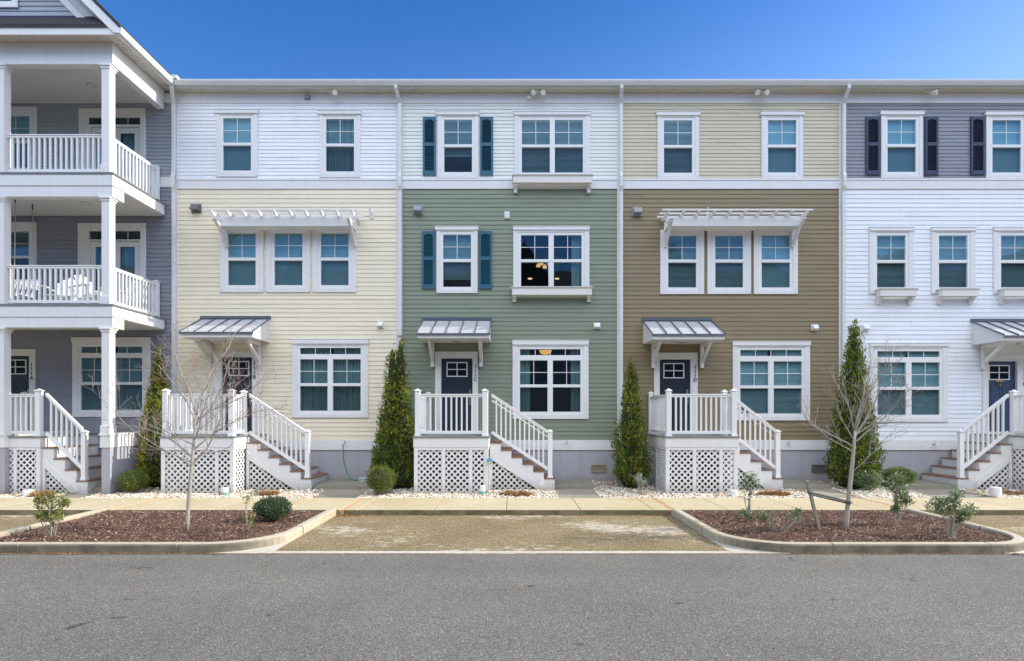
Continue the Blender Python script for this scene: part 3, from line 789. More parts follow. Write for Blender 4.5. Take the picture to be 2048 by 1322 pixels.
def downspout(h, u, top_u=None, y_g=15.56, jog=True, zbot=.35):
    x = X(u); xt = x + .0 if top_u is None else X(top_u, y_g); yw = WALL-.075
    pts = [(xt, y_g, 11.50), (xt, y_g, 11.42), (x, yw-.02, 11.12), (x, yw-.02, 10.95)]
    if jog: pts += [(x, yw-.02, 9.12), (x, yw-.055, 9.0), (x, yw-.055, 8.72), (x, yw, 8.58)]
    pts += [(x, yw, zbot)]
    mb = MB(); w, d = .095, .065
    o = 0
    P = [Vector(p) for p in pts]
    for i, p in enumerate(P):
        dd = (P[min(i+1, len(P)-1)]-P[max(i-1, 0)]).normalized()
        sx = Vector((1, 0, 0)); sx = (sx - dd*sx.dot(dd)).normalized(); sy = dd.cross(sx).normalized()
        for a, b in ((-1, -1), (1, -1), (1, 1), (-1, 1)): mb.v.append(tuple(p + sx*a*w/2 + sy*b*d/2))
    for i in range(len(P)-1):
        for k in range(4): mb.f.append((i*4+k, i*4+(k+1) % 4, (i+1)*4+(k+1) % 4, (i+1)*4+k))
    mb.f += [(3, 2, 1, 0), tuple(len(mb.v)-4+k for k in range(4))]
    for z in (10.3, 7.2, 4.6, 2.4):
        if True: mb.box(x-w/2-.012, x+w/2+.012, yw-d/2-.004-(.02 if z > 9 else 0), yw-d/2+.02, z-.02, z+.02)
    build("downspout", mb, GUTTER, h.root, bevel=.012)

def shell(h, up, lo, holes_first=True, ve0=207, vb0=358, vb1=378.5, vs=880, vf=900, xa=None, xb=None):
    """siding, trim boards, foundation and roof edge of one house (call after its windows and door)"""
    x0, x1 = h.x0, h.x1
    zs = [Z(v) for v in (ve0, vb0, vb1, vs, vf)]
    cb = .085
    m = MB(); siding_wall(m, x0+cb, x1-cb, zs[1], zs[0], .1063, h.holes, seed=int(h.u0)); build("siding", m, up, h.root)
    m = MB(); siding_wall(m, x0+cb, x1-cb, zs[3], zs[2], .1275, h.holes, seed=int(h.u0)+1); build("siding", m, lo, h.root)
    for xa in (x0, x1-cb):
        m = MB(); m.box(xa, xa+cb, WALL-.03, WALL, zs[4], 11.455); build("corner_board", m, WHITE, h.root, bevel=.004, seg=1)
    m = MB(); m.box(x0+cb, x1-cb, WALL-.032, WALL, zs[0], 11.455); build("frieze_board", m, WHITE, h.root, bevel=.004, seg=1)
    m = MB(); m.box(x0+cb, x1-cb, WALL-.035, WALL, zs[2], zs[1]); m.box(x0+cb, x1-cb, WALL-.05, WALL-.0352, zs[1]-.055, zs[1]); build("band_board", m, WHITE, h.root, bevel=.004, seg=1)
    m = MB(); zmid = (zs[3]+zs[4])/2
    m.box(x0+cb, x1-cb, WALL-.022, WALL, zmid, zs[3]); m.box(x0+cb, x1-cb, WALL-.034, WALL, zs[4], zmid-.002); build("base_board", m, WHITE, h.root, bevel=.004, seg=1)
    m = MB(); m.box(x0, x1, WALL+.0, WALL+.12, -.1, zs[4]-.001); build("foundation", m, STUCCO, h.root)
    # roof edge
    m = MB(); yy = 15.52
    prof = [(yy+.10, 11.50), (yy+.03, 11.50), (yy+.015, 11.53), (yy-.01, 11.575), (yy-.02, 11.61), (yy-.02, 11.635), (yy, 11.645), (yy+.012, 11.645), (yy+.012, 11.62), (yy+.10, 11.62)]
    m.prism(prof, "x", x0, x1); build("gutter", m, GUTTER, h.root, bevel=.002, seg=1)
    m = MB(); m.box(x0, x1, 15.623, 15.648, 11.458, 11.64); build("fascia", m, GUTTER, h.root)
    m = MB(); n = int((x1-x0)/.102)
    for k in range(n):
        a = x0+(x1-x0)*k/n; b = x0+(x1-x0)*(k+1)/n; m.box(a, b-.012, 15.65, WALL+.0, 11.458, 11.475)
    m.box(x0, x1, 15.65, WALL, 11.476, 11.49)
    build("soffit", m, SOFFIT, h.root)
    m = MB(); m.prism([(15.60, 11.65), (15.60, 11.68), (26.3, 13.3), (26.3, 13.2)], "x", x0, x1); build("roof", m, SHINGLE, h.root)
    m = MB()
    # shell behind the facade: floors, party walls, back wall
    for z in (1.15, 1.45, 4.75, 8.55, 11.40): pass
    m.box(x0+.004, x0+.06, WALL+.125, 26.2, 1.2, 11.45); m.box(x1-.06, x1-.004, WALL+.125, 26.2, 1.2, 11.45)
    m.box(x0+.06, x1-.06, 26.0, 26.2, 1.2, 11.45)
    for z in (1.2, 4.70, 8.25, 11.30): m.box(x0+.06, x1-.06, WALL+.125, 26.0, z, z+.12)
    build("interior", m, h.room, h.root)
    m = MB(); 
    for z0_, z1_ in ((zs[4], 11.455),):
        # wall core between openings
        segs = MB(); siding_core(segs, x0, x1, z0_, z1_, h.holes); build("wall_core", segs, ROOM, h.root)
def siding_core(mb, x0, x1, z0, z1, holes):
    cells(mb, (x0+.004, x1-.004, z0, z1), holes, WALL+.061, WALL+.12)

# ---------------------------------------------------------------- porches
def clip_poly(p, q, poly):
    """clip segment pq to a convex anticlockwise polygon"""
    t0, t1 = 0.0, 1.0; d = (q[0]-p[0], q[1]-p[1]); n = len(poly)
    for i in range(n):
        a, b = poly[i], poly[(i+1) % n]; nx, nz = -(b[1]-a[1]), b[0]-a[0]
        num = (p[0]-a[0])*nx + (p[1]-a[1])*nz; den = d[0]*nx + d[1]*nz
        if abs(den) < 1e-9:
            if num < 0: return None
            continue
        t = -num/den
        if den > 0: t0 = max(t0, t)
        else: t1 = min(t1, t)
    if t0 >= t1-1e-4: return None
    return (p[0]+d[0]*t0, p[1]+d[1]*t0), (p[0]+d[0]*t1, p[1]+d[1]*t1)
def lattice(mb, poly, plane, at, step=.155, w=.040, t=.007):
    """diagonal slats clipped to poly; plane 'y': poly in (x,z) at y=at; plane 'x': poly in (y,z) at x=at"""
    a = [p[0] for p in poly]; b = [p[1] for p in poly]; L = (max(a)-min(a)) + (max(b)-min(b)) + 1
    cx, cz = min(a), min(b)
    for sgn, off in ((1, 0), (-1, t)):
        k = -int(L/step)-2
        while k*step < L+1:
            s = k*step + .03
            p = (cx+s-L, cz-L*1) if sgn > 0 else (cx+s+L, cz-L)
            q = (cx+s+L, cz+L) if sgn > 0 else (cx+s-L, cz+L)
            c = clip_poly(p, q, poly)
            if c:
                (a0, b0), (a1, b1) = c
                if plane == "y": mb.bar((a0, at+off, b0), (a1, at+off, b1), t*.98, w, (0, 0, 1)) if False else mb.bar((a0, at+off, b0), (a1, at+off, b1), w, t*.98, (0, -1, 0))
                else: mb.bar((at+off, a0, b0), (at+off, a1, b1), w, t*.98, (-1, 0, 0))
            k += 1

def post(parent, x, y, z0, z1, w=.115):
    mb = MB(); h = w/2
    mb.box(x-h, x+h, y-h, y+h, z0, z1-.05)
    mb.box(x-h-.015, x+h+.015, y-h-.015, y+h+.015, z0+.0005, z0+.05)
    mb.box(x-h-.018, x+h+.018, y-h-.018, y+h+.018, z1-.05, z1-.025)
    c = h+.012
    o = len(mb.v); mb.add([(x-c, y-c, z1-.025), (x+c, y-c, z1-.025), (x+c, y+c, z1-.025), (x-c, y+c, z1-.025), (x, y, z1+.025)], [(0, 1, 4), (1, 2, 4), (2, 3, 4), (3, 0, 4), (3, 2, 1, 0)])
    return build("post", mb, RAIL, parent, bevel=.004, seg=1)

def railing(parent, p, q, z0, hi=1.08, lo=.06, step=.129):
    """level railing between two post faces"""
    p = Vector((p[0], p[1], 0)); q = Vector((q[0], q[1], 0)); L = (q-p).length; d = (q-p)/L
    mb = MB(); mb.bar(p+Vector((0, 0, z0+hi-.055)), q+Vector((0, 0, z0+hi-.055)), .055, .05); mb.bar(p+Vector((0, 0, z0+hi-.015)), q+Vector((0, 0, z0+hi-.015)), .085, .03)
    r = build("railing", mb, RAIL, parent, bevel=.004, seg=1)
    mb = MB(); mb.bar(p+Vector((0, 0, z0+lo+.04)), q+Vector((0, 0, z0+lo+.04)), .05, .08); build("bottom_rail", mb, RAIL, r, bevel=.004, seg=1)
    n = max(1, round(L/step)-1); first = None
    for k in range(n):
        c = p + d*L*(k+1)/(n+1); s = .021
        if first is None:
            b = MB().box(c.x-s, c.x+s, c.y-s, c.y+s, z0+lo+.08, z0+hi-.08); first = build("baluster", b, RAIL, r); c0 = c
        else: copies(first, [c-c0])
    return r

def stair_rail(parent, xs, xe, y, zs, slope, step=.129):
    """sloping railing; zs: deck level at xs; slope dz/dx (signed)"""
    mb = MB(); H = 1.055
    def zz(x): return zs + slope*(x-xs)
    mb.bar((xs, y, zz(xs)+H), (xe, y, zz(xe)+H), .055, .05); mb.bar((xs, y, zz(xs)+H+.042), (xe, y, zz(xe)+H+.042), .085, .03)
    r = build("stair_railing", mb, RAIL, parent, bevel=.004, seg=1)
    mb = MB(); mb.bar((xs, y, zz(xs)+.085), (xe, y, zz(xe)+.085), .05, .085); build("bottom_rail", mb, RAIL, r, bevel=.004, seg=1)
    L = abs(xe-xs); n = round(L/step)-1; first = None; s = .021
    for k in range(n):
        x = xs + (xe-xs)*(k+1)/(n+1)
        if first is None:
            z = zz(x); b = MB(); za = lambda xx: z+slope*(xx-x)
            x0, x1 = x-s, x+s
            b.add([(x0, y-s, za(x0)+.12), (x1, y-s, za(x1)+.12), (x1, y+s, za(x1)+.12), (x0, y+s, za(x0)+.12), (x0, y-s, za(x0)+H-.02), (x1, y-s, za(x1)+H-.02), (x1, y+s, za(x1)+H-.02), (x0, y+s, za(x0)+H-.02)],
                  [(0, 3, 2, 1), (4, 5, 6, 7), (0, 1, 5, 4), (1, 2, 6, 5), (2, 3, 7, 6), (3, 0, 4, 7)])
            first = build("baluster", b, RAIL, r); xf = x
        else: copies(first, [(x-xf, 0, slope*(x-xf))])

def porch(label, x0, x1, yf, sgn, n, zd=1.58, ys=14.55, zlast=.45, xs=None, wst=1.28, apron=None, rail_from=None, dividers=(.40, .76), front_rail=True):
    """timber entrance porch: deck, lattice skirt, railings and a straight stair running sgn*x"""
    root = thing("front_porch", label, "porch", ((x0+x1)/2, (yf+WALL)/2, 0))
    yb = WALL-.055; zg = .06
    run = .2876; rise = (zd-zlast)/n
    xs = (x1 if sgn > 0 else x0) if xs is None else xs
    # deck boards
    m = MB(); k = 0; y = yf-.03
    while y < yb-.01:
        m.box(x0-.03, x1+.03, y, min(y+.137, yb), zd-.03, zd); y += .143
    build("deck", m, DECK, root, bevel=.003, seg=1)
    m = MB(); zr = zd-.28
    m.box(x0, x1, yf, yf+.03, zr, zd-.031); m.box(x0, x0+.03, yf+.03, yb, zr, zd-.031); m.box(x1-.03, x1, yf+.03, yb, zr, zd-.031)
    m.box(x0-.012, x1+.012, yf-.012, yf-.0005, zd-.05, zd-.032)
    build("rim_board", m, WHITE, root, bevel=.003, seg=1)
    # skirt frame and lattice
    m = MB(); fx = [x0+.02, x0+.02+.10] ; W = x1-x0
    cols = [(x0+.015, x0+.115)] + [(x0+W*d-.045, x0+W*d+.045) for d in dividers] + [(x1-.115, x1-.015)]
    for a, b in cols: m.box(a, b, yf+.012, yf+.036, zg, zr-.001)
    for (a, b), (c, d) in zip(cols, cols[1:]): m.box(b, c, yf+.0125, yf+.036, zr-.07, zr-.001)
    for xa in (x0+.012, x1-.012-.024):
        m.box(xa, xa+.024, yf+.037, yf+.13, zg, zr-.001); m.box(xa, xa+.024, yf+.13, yb, zr-.07, zr-.001); ym = (yf+yb)/2; m.box(xa, xa+.024, ym-.045, ym+.045, zg, zr-.07)
    build("skirt_frame", m, WHITE, root, bevel=.003, seg=1)
    for (a, b), (c, d) in zip(cols, cols[1:]):
        l = MB(); lattice(l, [(b-.02, zg), (c+.02, zg), (c+.02, zr-.03), (b-.02, zr-.03)], "y", yf+.042); build("lattice_panel", l, RAIL, root)
    for xa in (x0+.040, x1-.056):
        l = MB(); lattice(l, [(yf+.05, zg), (yb, zg), (yb, zr-.03), (yf+.05, zr-.03)], "x", xa); build("lattice_panel", l, RAIL, root)
    # posts and level railings
    ph = zd+1.20; pw = .0575
    pts = {"fl": (x0+.10, yf+.09), "fr": (x1-.10, yf+.09), "bl": (x0+.10, yb-.07), "br": (x1-.10, yb-.07)}
    side_open = ("r" if sgn > 0 else "l")
    pts.pop("br" if sgn > 0 else "bl")
    for kx, ky in pts.values(): post(root, kx, ky, zd, ph, .125 if ky < 15 else .115)
    if front_rail: railing(root, (x0+.10+.063, yf+.09), (x1-.10-.063, yf+.09), zd)
    xo = x0+.10 if sgn > 0 else x1-.10
    railing(root, (xo, yf+.09+.063), (xo, yb-.07-.06), zd)
    xo = x1-.10 if sgn > 0 else x0+.10
    if ys > yf+.4:
        post(root, xo, ys+.06, zd, ph, .115); railing(root, (xo, yf+.09+.063), (xo, ys), zd)
    # stair
    xe = xs + sgn*run*n; y0s, y1s = ys, min(ys+wst, yb)
    saw = [(xs, .05)]
    top = []
    for i in range(1, n+1):
        z = zd-rise*i-.03; top += [(xs+sgn*run*(i-1), z), (xs+sgn*run*i, z)]
    st = [(xs, top[0][1])] + top[1:] + [(xe, zlast-.03-.33)]
    lowz = lambda x: (zlast-.33) + (xe-x)*sgn*(rise/run)*1.0
    st += [(xe-sgn*.42, zlast-.33)]
    st += [(xs, zlast-.33 + (abs(xe-xs)-.42)*(rise/run))]
    for ya in (y0s, y1s-.035):
        m = MB(); m.prism(st, "y", ya, ya+.035); build("stringer", m, WHITE, root, bevel=.003, seg=1)
    m = MB()
    a0 = (xs, zlast-.33 + (abs(xe-xs)-.42)*(rise/run)); a1 = (xe-sgn*.42, zlast-.33)
    m.prism([(a0[0], a0[1]+.20), (a1[0]+sgn*.2, a1[1]+.07), (a1[0]+sgn*.2, a1[1]+.04), (a1[0], a1[1]), (a0[0], a0[1]-.0)], "y", y0s-.012, y0s-.0005)
    build("skirt_trim", m, WHITE, root, bevel=.003, seg=1)
    m = MB()
    for i in range(2, n+2):
        z1 = zd-rise*(i-1)-.031; z0 = zd-rise*i if i <= n else .12
        xx = xs+sgn*run*(i-1) ; m.box(xx-sgn*.02, xx, y0s+.036, y1s-.036, z0, z1)
    build("riser", m, WHITE, root)
    for i in range(1, n+1):
        z = zd-rise*i; xa = xs+sgn*run*(i-1); xb = xs+sgn*(run*i+.028)
        t = MB(); hw = (xb-xa)/2
        t.box(xa, xa+hw-sgn*.003, y0s-.022, y1s+.01, z-.029, z); t.box(xa+hw+sgn*.003, xb, y0s-.022, y1s+.01, z-.029, z); build("tread", t, TREAD, root, bevel=.004, seg=1)
    poly = [(xs, .08), (xe-sgn*.42, .08), (xs, a0[1]+.03)]
    if sgn < 0: poly = [poly[1], poly[0], poly[2]]
    l = MB(); lattice(l, poly, "y", y0s+.04); build("lattice_panel", l, RAIL, root)
    m = MB(); m.box(xs, xs+sgn*.07, y0s-.006, y0s+.03, zg, a0[1]); build("skirt_frame", m, WHITE, root)
    rx = xs + sgn*.05 if rail_from is None else rail_from
    slope = -sgn*rise/run
    zr0 = zd + (0 if rail_from is None else slope*(rail_from-xs))
    xp = xe - sgn*.12
    yy = y0s+.06
    stair_rail(root, rx, xp - sgn*.055, yy, zr0, slope)
    post(root, xp, yy, zlast, zlast+1.27, .115)
    m = MB(); m.tube([(rx, yy+.10, zr0+.93), (xp, yy+.10, zr0+slope*(xp-rx)+.93)], .020, 8); build("handrail", m, RAIL, root)
    PORCH.append((min(x0, xs)-.0, max(x1, xs)+.0, yf+.06, WALL))
    a, b = sorted((xs, xe)); PORCH.append((a, b, ys+.02, WALL))
    return root

# ================================================================= THE ROW OF HOUSES
DL = ROOM
# ---- house B
B = House("cream and white row house with curtained ground floor window", 350, 799); B.room = ROOM
single(B, 447, 502.6, 237.2, cover="shade"); single(B, 652.5, 708.4, 239, cover="curtain", seed=4)
for ua, ub in ((457, 512), (549.6, 605.3), (642.3, 697.5)):
    window(B, [(ua, ub)], 467.3, 515.5, 521.8, 570.8, (ua-16.5, ub+15.6, 457, 585), cover="shade")
window(B, [(600.8, 655.7), (666.3, 721.7)], 718.8, 766.6, 772.5, 821.5, (585, 736.8, 688, 835.3), header=(584, 738, 679, 688.2), transom=(600.8, 721.7, 696, 708.5), cover="curtain", seed=9, side=CURT)
door(B, 445, 505, 715, 1.64, 429, 514.7, 702.6, (456.5, 498, 722, 752), "111B", 510.5, 722, 758, NAVY)
canopy(B, 404.5, 539.5, vtop=635.5, vfront=663, vfasc=674.5)
pergola(B, X(437, 15.43), X(703, 15.43))
hood_vent(B, 393.5, 418, 1.05, BRONZE); hood_vent(B, 761.5, 650, .72, PLASTIC); spigot(B, 690, 884)
hood_vent(B, 616, 196.5, .62, GREYBOX)
# ---- house C
C = House("sage green row house with teal shutters", 799, 1240); C.room = ROOM_D
single(C, 888.6, 944, 240.3, cover="blind", low=.33); 
window(C, [(1043.7, 1099.5), (1109.5, 1165.6)], 240.8, 289.7, 295.6, 345.8, (1028.5, 1180.5, 232, 357), header=(1028, 1181, 225.7, 232), cover="blind")
flower_box(C, 1026.5, 1184, 350, 365, 383.5)
for a, b in ((846.2, 872), (960.2, 986.3)): shutter(C, a, b, 235, 351, TEAL)
single(C, 886.5, 942, 469.6, cover="blind", low=.16)
for a, b in ((844.3, 870), (958.3, 984)): shutter(C, a, b, 463.2, 578, TEAL)
window(C, [(1042, 1097), (1107.5, 1163)], 470.8, 519, 524.8, 573, (1026.5, 1178.5, 461, 586), header=(1026, 1179, 454, 461), cover=["none", "curtain_r"], scr=False, seed=3)
flower_box(C, 1024, 1184, 574.5, 589.5, 602.5)
window(C, [(1040, 1095), (1105.6, 1160.8)], 721, 769, 775, 823.5, (1025, 1176.8, 690, 838), header=(1024.5, 1177.3, 681, 690), transom=(1040, 1160.8, 698.5, 710.6), cover=["curtain_l", "curtain_r"], seed=5)
door(C, 883, 945, 717.3, 1.64, 870.5, 956, 703.5, (893, 935, 724, 753.6), "111C", 951, 728, 763, NAVY)
canopy(C, 847, 981.5, vtop=638, vfront=665.5, vfasc=676)
hood_vent(C, 836.5, 421, 1.05, GREYBOX); hood_vent(C, 1193.5, 652, .72, PLASTIC); spigot(C, 1133, 884)
hood_vent(C, 1058, 197.5, .62, PLASTIC); foundation_vent(C, 1181.5, 1212, 929, 944.5, plain("vent_tan", (.36, .31, .22), .5, .1, 5))
m = MB(); x, z = X(1014), Z(431); m.box(x-.075, x+.075, WALL-.05, WALL-.016, z-.10, z+.10); m.box(x-.045, x+.045, WALL-.058, WALL-.0502, z-.07, z+.0); m.box(x-.012, x+.012, WALL-.064, WALL-.0505, z+.02, z+.065); build("outlet_box", m, PLASTIC, C.root, bevel=.004)
# ---- house D
D = House("tan and olive brown row house with brown lower siding", 1240, 1683); D.room = ROOM
single(D, 1327.5, 1383.8, 241.6); single(D, 1535.3, 1591.7, 241, cover="shade")
for ua, ub, cv in ((1336, 1392, "blind"), (1430, 1485.6, "blind"), (1522.7, 1579, "shade")):
    window(D, [(ua, ub)], 471.3, 519.4, 525.8, 575.3, (ua-16, ub+15.3, 460.5, 588.7), cover=cv)
window(D, [(1480, 1536), (1546.7, 1603)], 723, 771, 777, 827, (1464.5, 1618.7, 692, 841), header=(1464, 1619.5, 683.4, 691.7), transom=(1480, 1603, 700, 712.3), cover="blind")
door(D, 1319, 1380, 719.4, 1.64, 1307.7, 1394.5, 705.5, (1327, 1368.8, 726, 756.6), "111D", 1389.2, 730, 764, NAVY)
canopy(D, 1286, 1421, vtop=639.5, vfront=667, vfasc=678.5)
pergola(D, X(1338, 15.43), X(1601, 15.43))
hood_vent(D, 1274, 424.5, 1.05, GREYBOX); hood_vent(D, 1628, 655.5, .72, PLASTIC); spigot(D, 1575, 886); foundation_vent(D, 1623, 1654, 929, 945, BRONZE)
# ---- house E (stretched unseen to the right so its eave shades the door canopies)
E = House("white and slate blue row house with navy shutters", 1683, 2950); E.room = ROOM
single(E, 1774, 1830.7, 240, cover="shade"); single(E, 1983.5, 2040.6, 241, cover="shade")
for a, b in ((1730.3, 1758), (1848.3, 1874.5), (1939.5, 1967.5), (2057, 2083)): shutter(E, a, b, 234.5, 350.5, INDIGO)
for ua, ub in ((1753, 1810), (1876.7, 1933.5), (2000.8, 2057.7)):
    window(E, [(ua, ub)], 471.5, 520.5, 526.5, 575, (ua-15.5, ub+15.5, 463, 588), header=(ua-15.8, ub+16, 456, 463), cover="blind")
    flower_box(E, ua+8.5, ub+24, 577.5, 592, 606.5)
window(E, [(1754, 1810.7), (1822, 1878)], 725, 773.5, 780, 829.5, (1739.5, 1894, 693.5, 844), header=(1738.5, 1895, 687, 693.5), transom=(1754, 1878, 702.6, 714.4), cover="blind")
d = door(E, 1975, 2031.5, 723, 1.64, 1963.6, 2052, 709, (1978, 2020, 730, 760), "111E", 2045, 734, 772, BLUE_DOOR)
m = MB(); xk, zk = X(1999), Z(765); m.tube([(xk-.12, WALL+.008, zk+.02), (xk-.05, WALL-.0, zk+.045), (xk+.03, WALL, zk+.035), (xk+.12, WALL+.008, zk+.03)], [.02, .028, .03, .016], 8)
m.tube([(xk+.05*math.cos(t), WALL-.005, zk-.03+.05*math.sin(t)) for t in [i*PI/5 for i in range(11)]], .011, 6)
build("door_knocker", m, BRASS, d)
canopy(E, 1942.5, 2077, vtop=641, vfront=670, vfasc=680.5)
hood_vent(E, 1729.5, 656, .72, PLASTIC); spigot(E, 1865, 888)

for H, up, lo in ((B, S_B1, S_B0), (C, S_C1, S_C0), (D, S_D1, S_D0), (E, S_E1, S_E0)): shell(H, up, lo)
downspout(B, 351, 343); downspout(C, 801, 791.5); downspout(D, 1241, 1243.5); downspout(E, 1684, 1698)

# eave floodlights, flag brackets
def floodlight(h, u, rz=0, two=False):
    x = X(u, 15.75); m = MB()
    m.lathe((x, 15.76, 11.42), [(.06, 0), (.06, .037)], 14)
    for s in ((-1, 1) if two else (1,)):
        c = Vector((x+.09*s, 15.70, 11.36)); dd = Vector((.5*s+rz, -.8, -.35)).normalized()
        m.tube([(x, 15.76, 11.42), c], .015, 6); m.tube([c-dd*.03, c+dd*.05, c+dd*.11], [.045, .055, .075], 12)
    build("floodlight", m, WHITE_D, h.root)
floodlight(B, 662, .2); floodlight(C, 1076, 0, True); floodlight(D, 1522, -.2, True); floodlight(E, 1856, .1)
def flag_bracket(h, u, v):
    x, z = X(u), Z(v); m = MB(); m.box(x-.05, x+.05, WALL-.04, WALL-.016, z-.12, z+.08); m.tube([(x, WALL-.04, z-.03), (x-.04, WALL-.20, z+.17)], [.022, .016], 8)
    build("flag_bracket", m, PLASTIC, h.root)
flag_bracket(B, 744, 429); flag_bracket(D, 1414, 431)

# ---- house A with its stacked balconies
A = House("blue-grey end house with three stacked white balconies", -420, 350); A.room = ROOM
YF = 13.8
XC = X(231.5, YF)         # right face of the corner column -> about -9.99
XR = -10.07               # right face of beams
# doors and windows of A
def french(h, cu0, cu1, vhead, tv0, tv1, vd, vbase):
    x0, x1 = X(cu0+19), X(cu1-10); z0 = Z(vbase); zt = Z(vd); zT0, zT1 = Z(tv1), Z(tv0); y = WALL
    h.holes.append((x0, x1, z0, zT1+.06))
    m = MB(); mid = (x0+x1)/2; g0 = Z(vd+10); panes = []
    for a, b in ((x0+.06, mid-.01), (mid+.01, x1-.06)):
        cells(m, (a, b, z0, zt), [(a+.13, b-.13, z0+.25, zt-.15)], y-.0, y+.05); panes.append((a+.13, b-.13, z0+.25, zt-.15))
    cells(m, (x0, x1, zt+.02, zT1+.06), [(X(178), X(282), zT0, zT1)], y-.02, y+.05)
    m.box(x0, x0+.055, y-.02, y+.05, z0, zt+.02); m.box(x1-.055, x1, y-.02, y+.05, z0, zt+.02)
    for k in range(1, 4):
        xx = X(178)+(X(282)-X(178))*k/4; m.box(xx-.009, xx+.009, y-.005, y+.004, zT0, zT1)
    d = build("balcony_door", m, WHITE_T, h.root, bevel=.004, seg=1)
    pm = MB()
    for a, b, c, e in panes + [(X(178), X(282), zT0, zT1)]: pm.add([(a, y+.02, c), (b, y+.02, c), (b, y+.02, e), (a, y+.02, e)], [(0, 1, 2, 3)])
    build("pane", pm, GLASS, d)
    qm = MB()
    for a, b, c, e in panes: curtain(qm, a-.02, b+.02, c-.02, e+.02, y+.14, seed=int(a*10))
    build("curtain", qm, CURT, d, smooth=True)
    cm = MB(); c0, c1, ch = X(cu0), X(cu1), Z(vhead)
    cm.box(c0, x0-.002, y-.05, y, z0, ch-.10); cm.box(x1+.002, c1, y-.05, y, z0, ch-.10); cm.box(c0, c1, y-.055, y, ch-.14, ch) ; cm.box(x0-.002, x1+.002, y-.045, y, zT1+.06, ch-.141)
    build("casing", cm, WHITE_T, d, bevel=.004, seg=1)
Z1T, Z1B = 8.237, 7.63      # upper balcony: deck top, fascia bottom
Z2T, Z2B = 4.92, 4.33
french(A, 159.5, 292, 218, 235, 249.5, 256, 372)
french(A, 158, 292.5, 447, 462, 479, 483, 604)
window(A, [(4, 60)], 232.5, 281, 287, 336, (-10, 75, 224, 350), header=(-12, 75.5, 217, 224), cover="shade")
window(A, [(3, 59)], 463, 512, 517, 566, (-11, 74, 454, 580), header=(-13, 74.5, 447, 454), cover="blind")
window(A, [(163, 215), (233.6, 285.4)], 716, 764, 770, 820, (146.5, 302, 684, 834), header=(146, 302.5, 676.4, 684), transom=(163, 285.4, 693.6, 706), cover="blind")
door(A, -2, 60.5, 712, 1.64, -14, 72.5, 698.5, (8, 52, 719, 748.6), "111A", 66.3, 724, 760, NAVY)
x0A = X(-420)
zsA = [11.455, Z(355), Z(375), Z(875), Z(896)]
m = MB(); siding_wall(m, x0A, A.x1-.085, zsA[1], 11.17, .1063, A.holes, seed=31); build("siding", m, S_A1, A.root)
m = MB(); siding_wall(m, x0A, A.x1-.085, zsA[3], zsA[2], .1275, A.holes, seed=32); build("siding", m, S_A0, A.root)
m = MB(); m.box(A.x1-.085, A.x1-.002, WALL-.03, WALL, zsA[4], 11.45); build("corner_board", m, WHITE, A.root, bevel=.004, seg=1)
m = MB(); m.box(x0A, A.x1-.085, WALL-.034, WALL, zsA[2], zsA[1]); build("band_board", m, WHITE, A.root, bevel=.004, seg=1)
m = MB(); m.box(x0A, A.x1-.085, WALL-.032, WALL, 11.17, 11.455); build("frieze_board", m, WHITE, A.root, bevel=.004, seg=1)
m = MB(); zmid = (zsA[3]+zsA[4])/2; m.box(x0A, A.x1-.085, WALL-.022, WALL, zmid, zsA[3]); m.box(x0A, A.x1-.085, WALL-.034, WALL, zsA[4], zmid-.002); build("base_board", m, WHITE, A.root, bevel=.004, seg=1)
m = MB(); m.box(x0A, A.x1, WALL, WALL+.12, -.1, zsA[4]-.001); build("foundation", m, STUCCO, A.root)
m = MB(); m.box(x0A, x0A+.06, WALL+.125, 26.2, 1.2, 11.45); m.box(A.x1-.06, A.x1-.004, WALL+.125, 26.2, 1.2, 11.45); m.box(x0A+.06, A.x1-.06, 26.0, 26.2, 1.2, 11.45)
for z in (1.2, 4.70, 8.0, 11.3): m.box(x0A+.06, A.x1-.06, WALL+.125, 26.0, z, z+.12)
build("interior", m, ROOM, A.root)
m = MB(); siding_core(m, x0A, A.x1, zsA[4], 11.455, A.holes); build("wall_core", m, ROOM, A.root)

xL = X(-420)              # the balconies run on to the left, out of the picture
# balcony floors
def balcony_floor(zt, zb):
    m = MB(); zmid_ = zt-.04; zs_ = zb+(zt-zb)*.45
    m.box(xL, XR+.02, YF-.02, YF+.02, zs_, zmid_-.01); m.box(xL, XR, YF, YF+.2, zb, zs_-.003)
    m.box(XR-.02, XR+.02, YF+.021, WALL-.06, zs_, zmid_-.01)
    m.box(XR-.03, XR, YF+.2, YF+.42, zb, zs_-.003); m.box(XR-.2, XR-.031, YF+.2, YF+.42, zb, zs_-.003)
    m.box(xL, XR-.03, YF+.2, WALL-.05, zs_+.001, zs_+.02)
    f = build("balcony_floor", m, WHITE, A.root, bevel=.004, seg=1)
    m = MB(); y = YF-.04
    while y < WALL-.07: m.box(xL, XR+.05, y, min(y+.137, WALL-.06), zmid_-.009, zt); y += .143
    build("deck_board", m, DECK, f, bevel=.003, seg=1)
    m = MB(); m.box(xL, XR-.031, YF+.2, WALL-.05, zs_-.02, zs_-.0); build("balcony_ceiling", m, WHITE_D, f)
    return f
F1 = balcony_floor(Z1T, Z1B); F2 = balcony_floor(Z2T, Z2B)
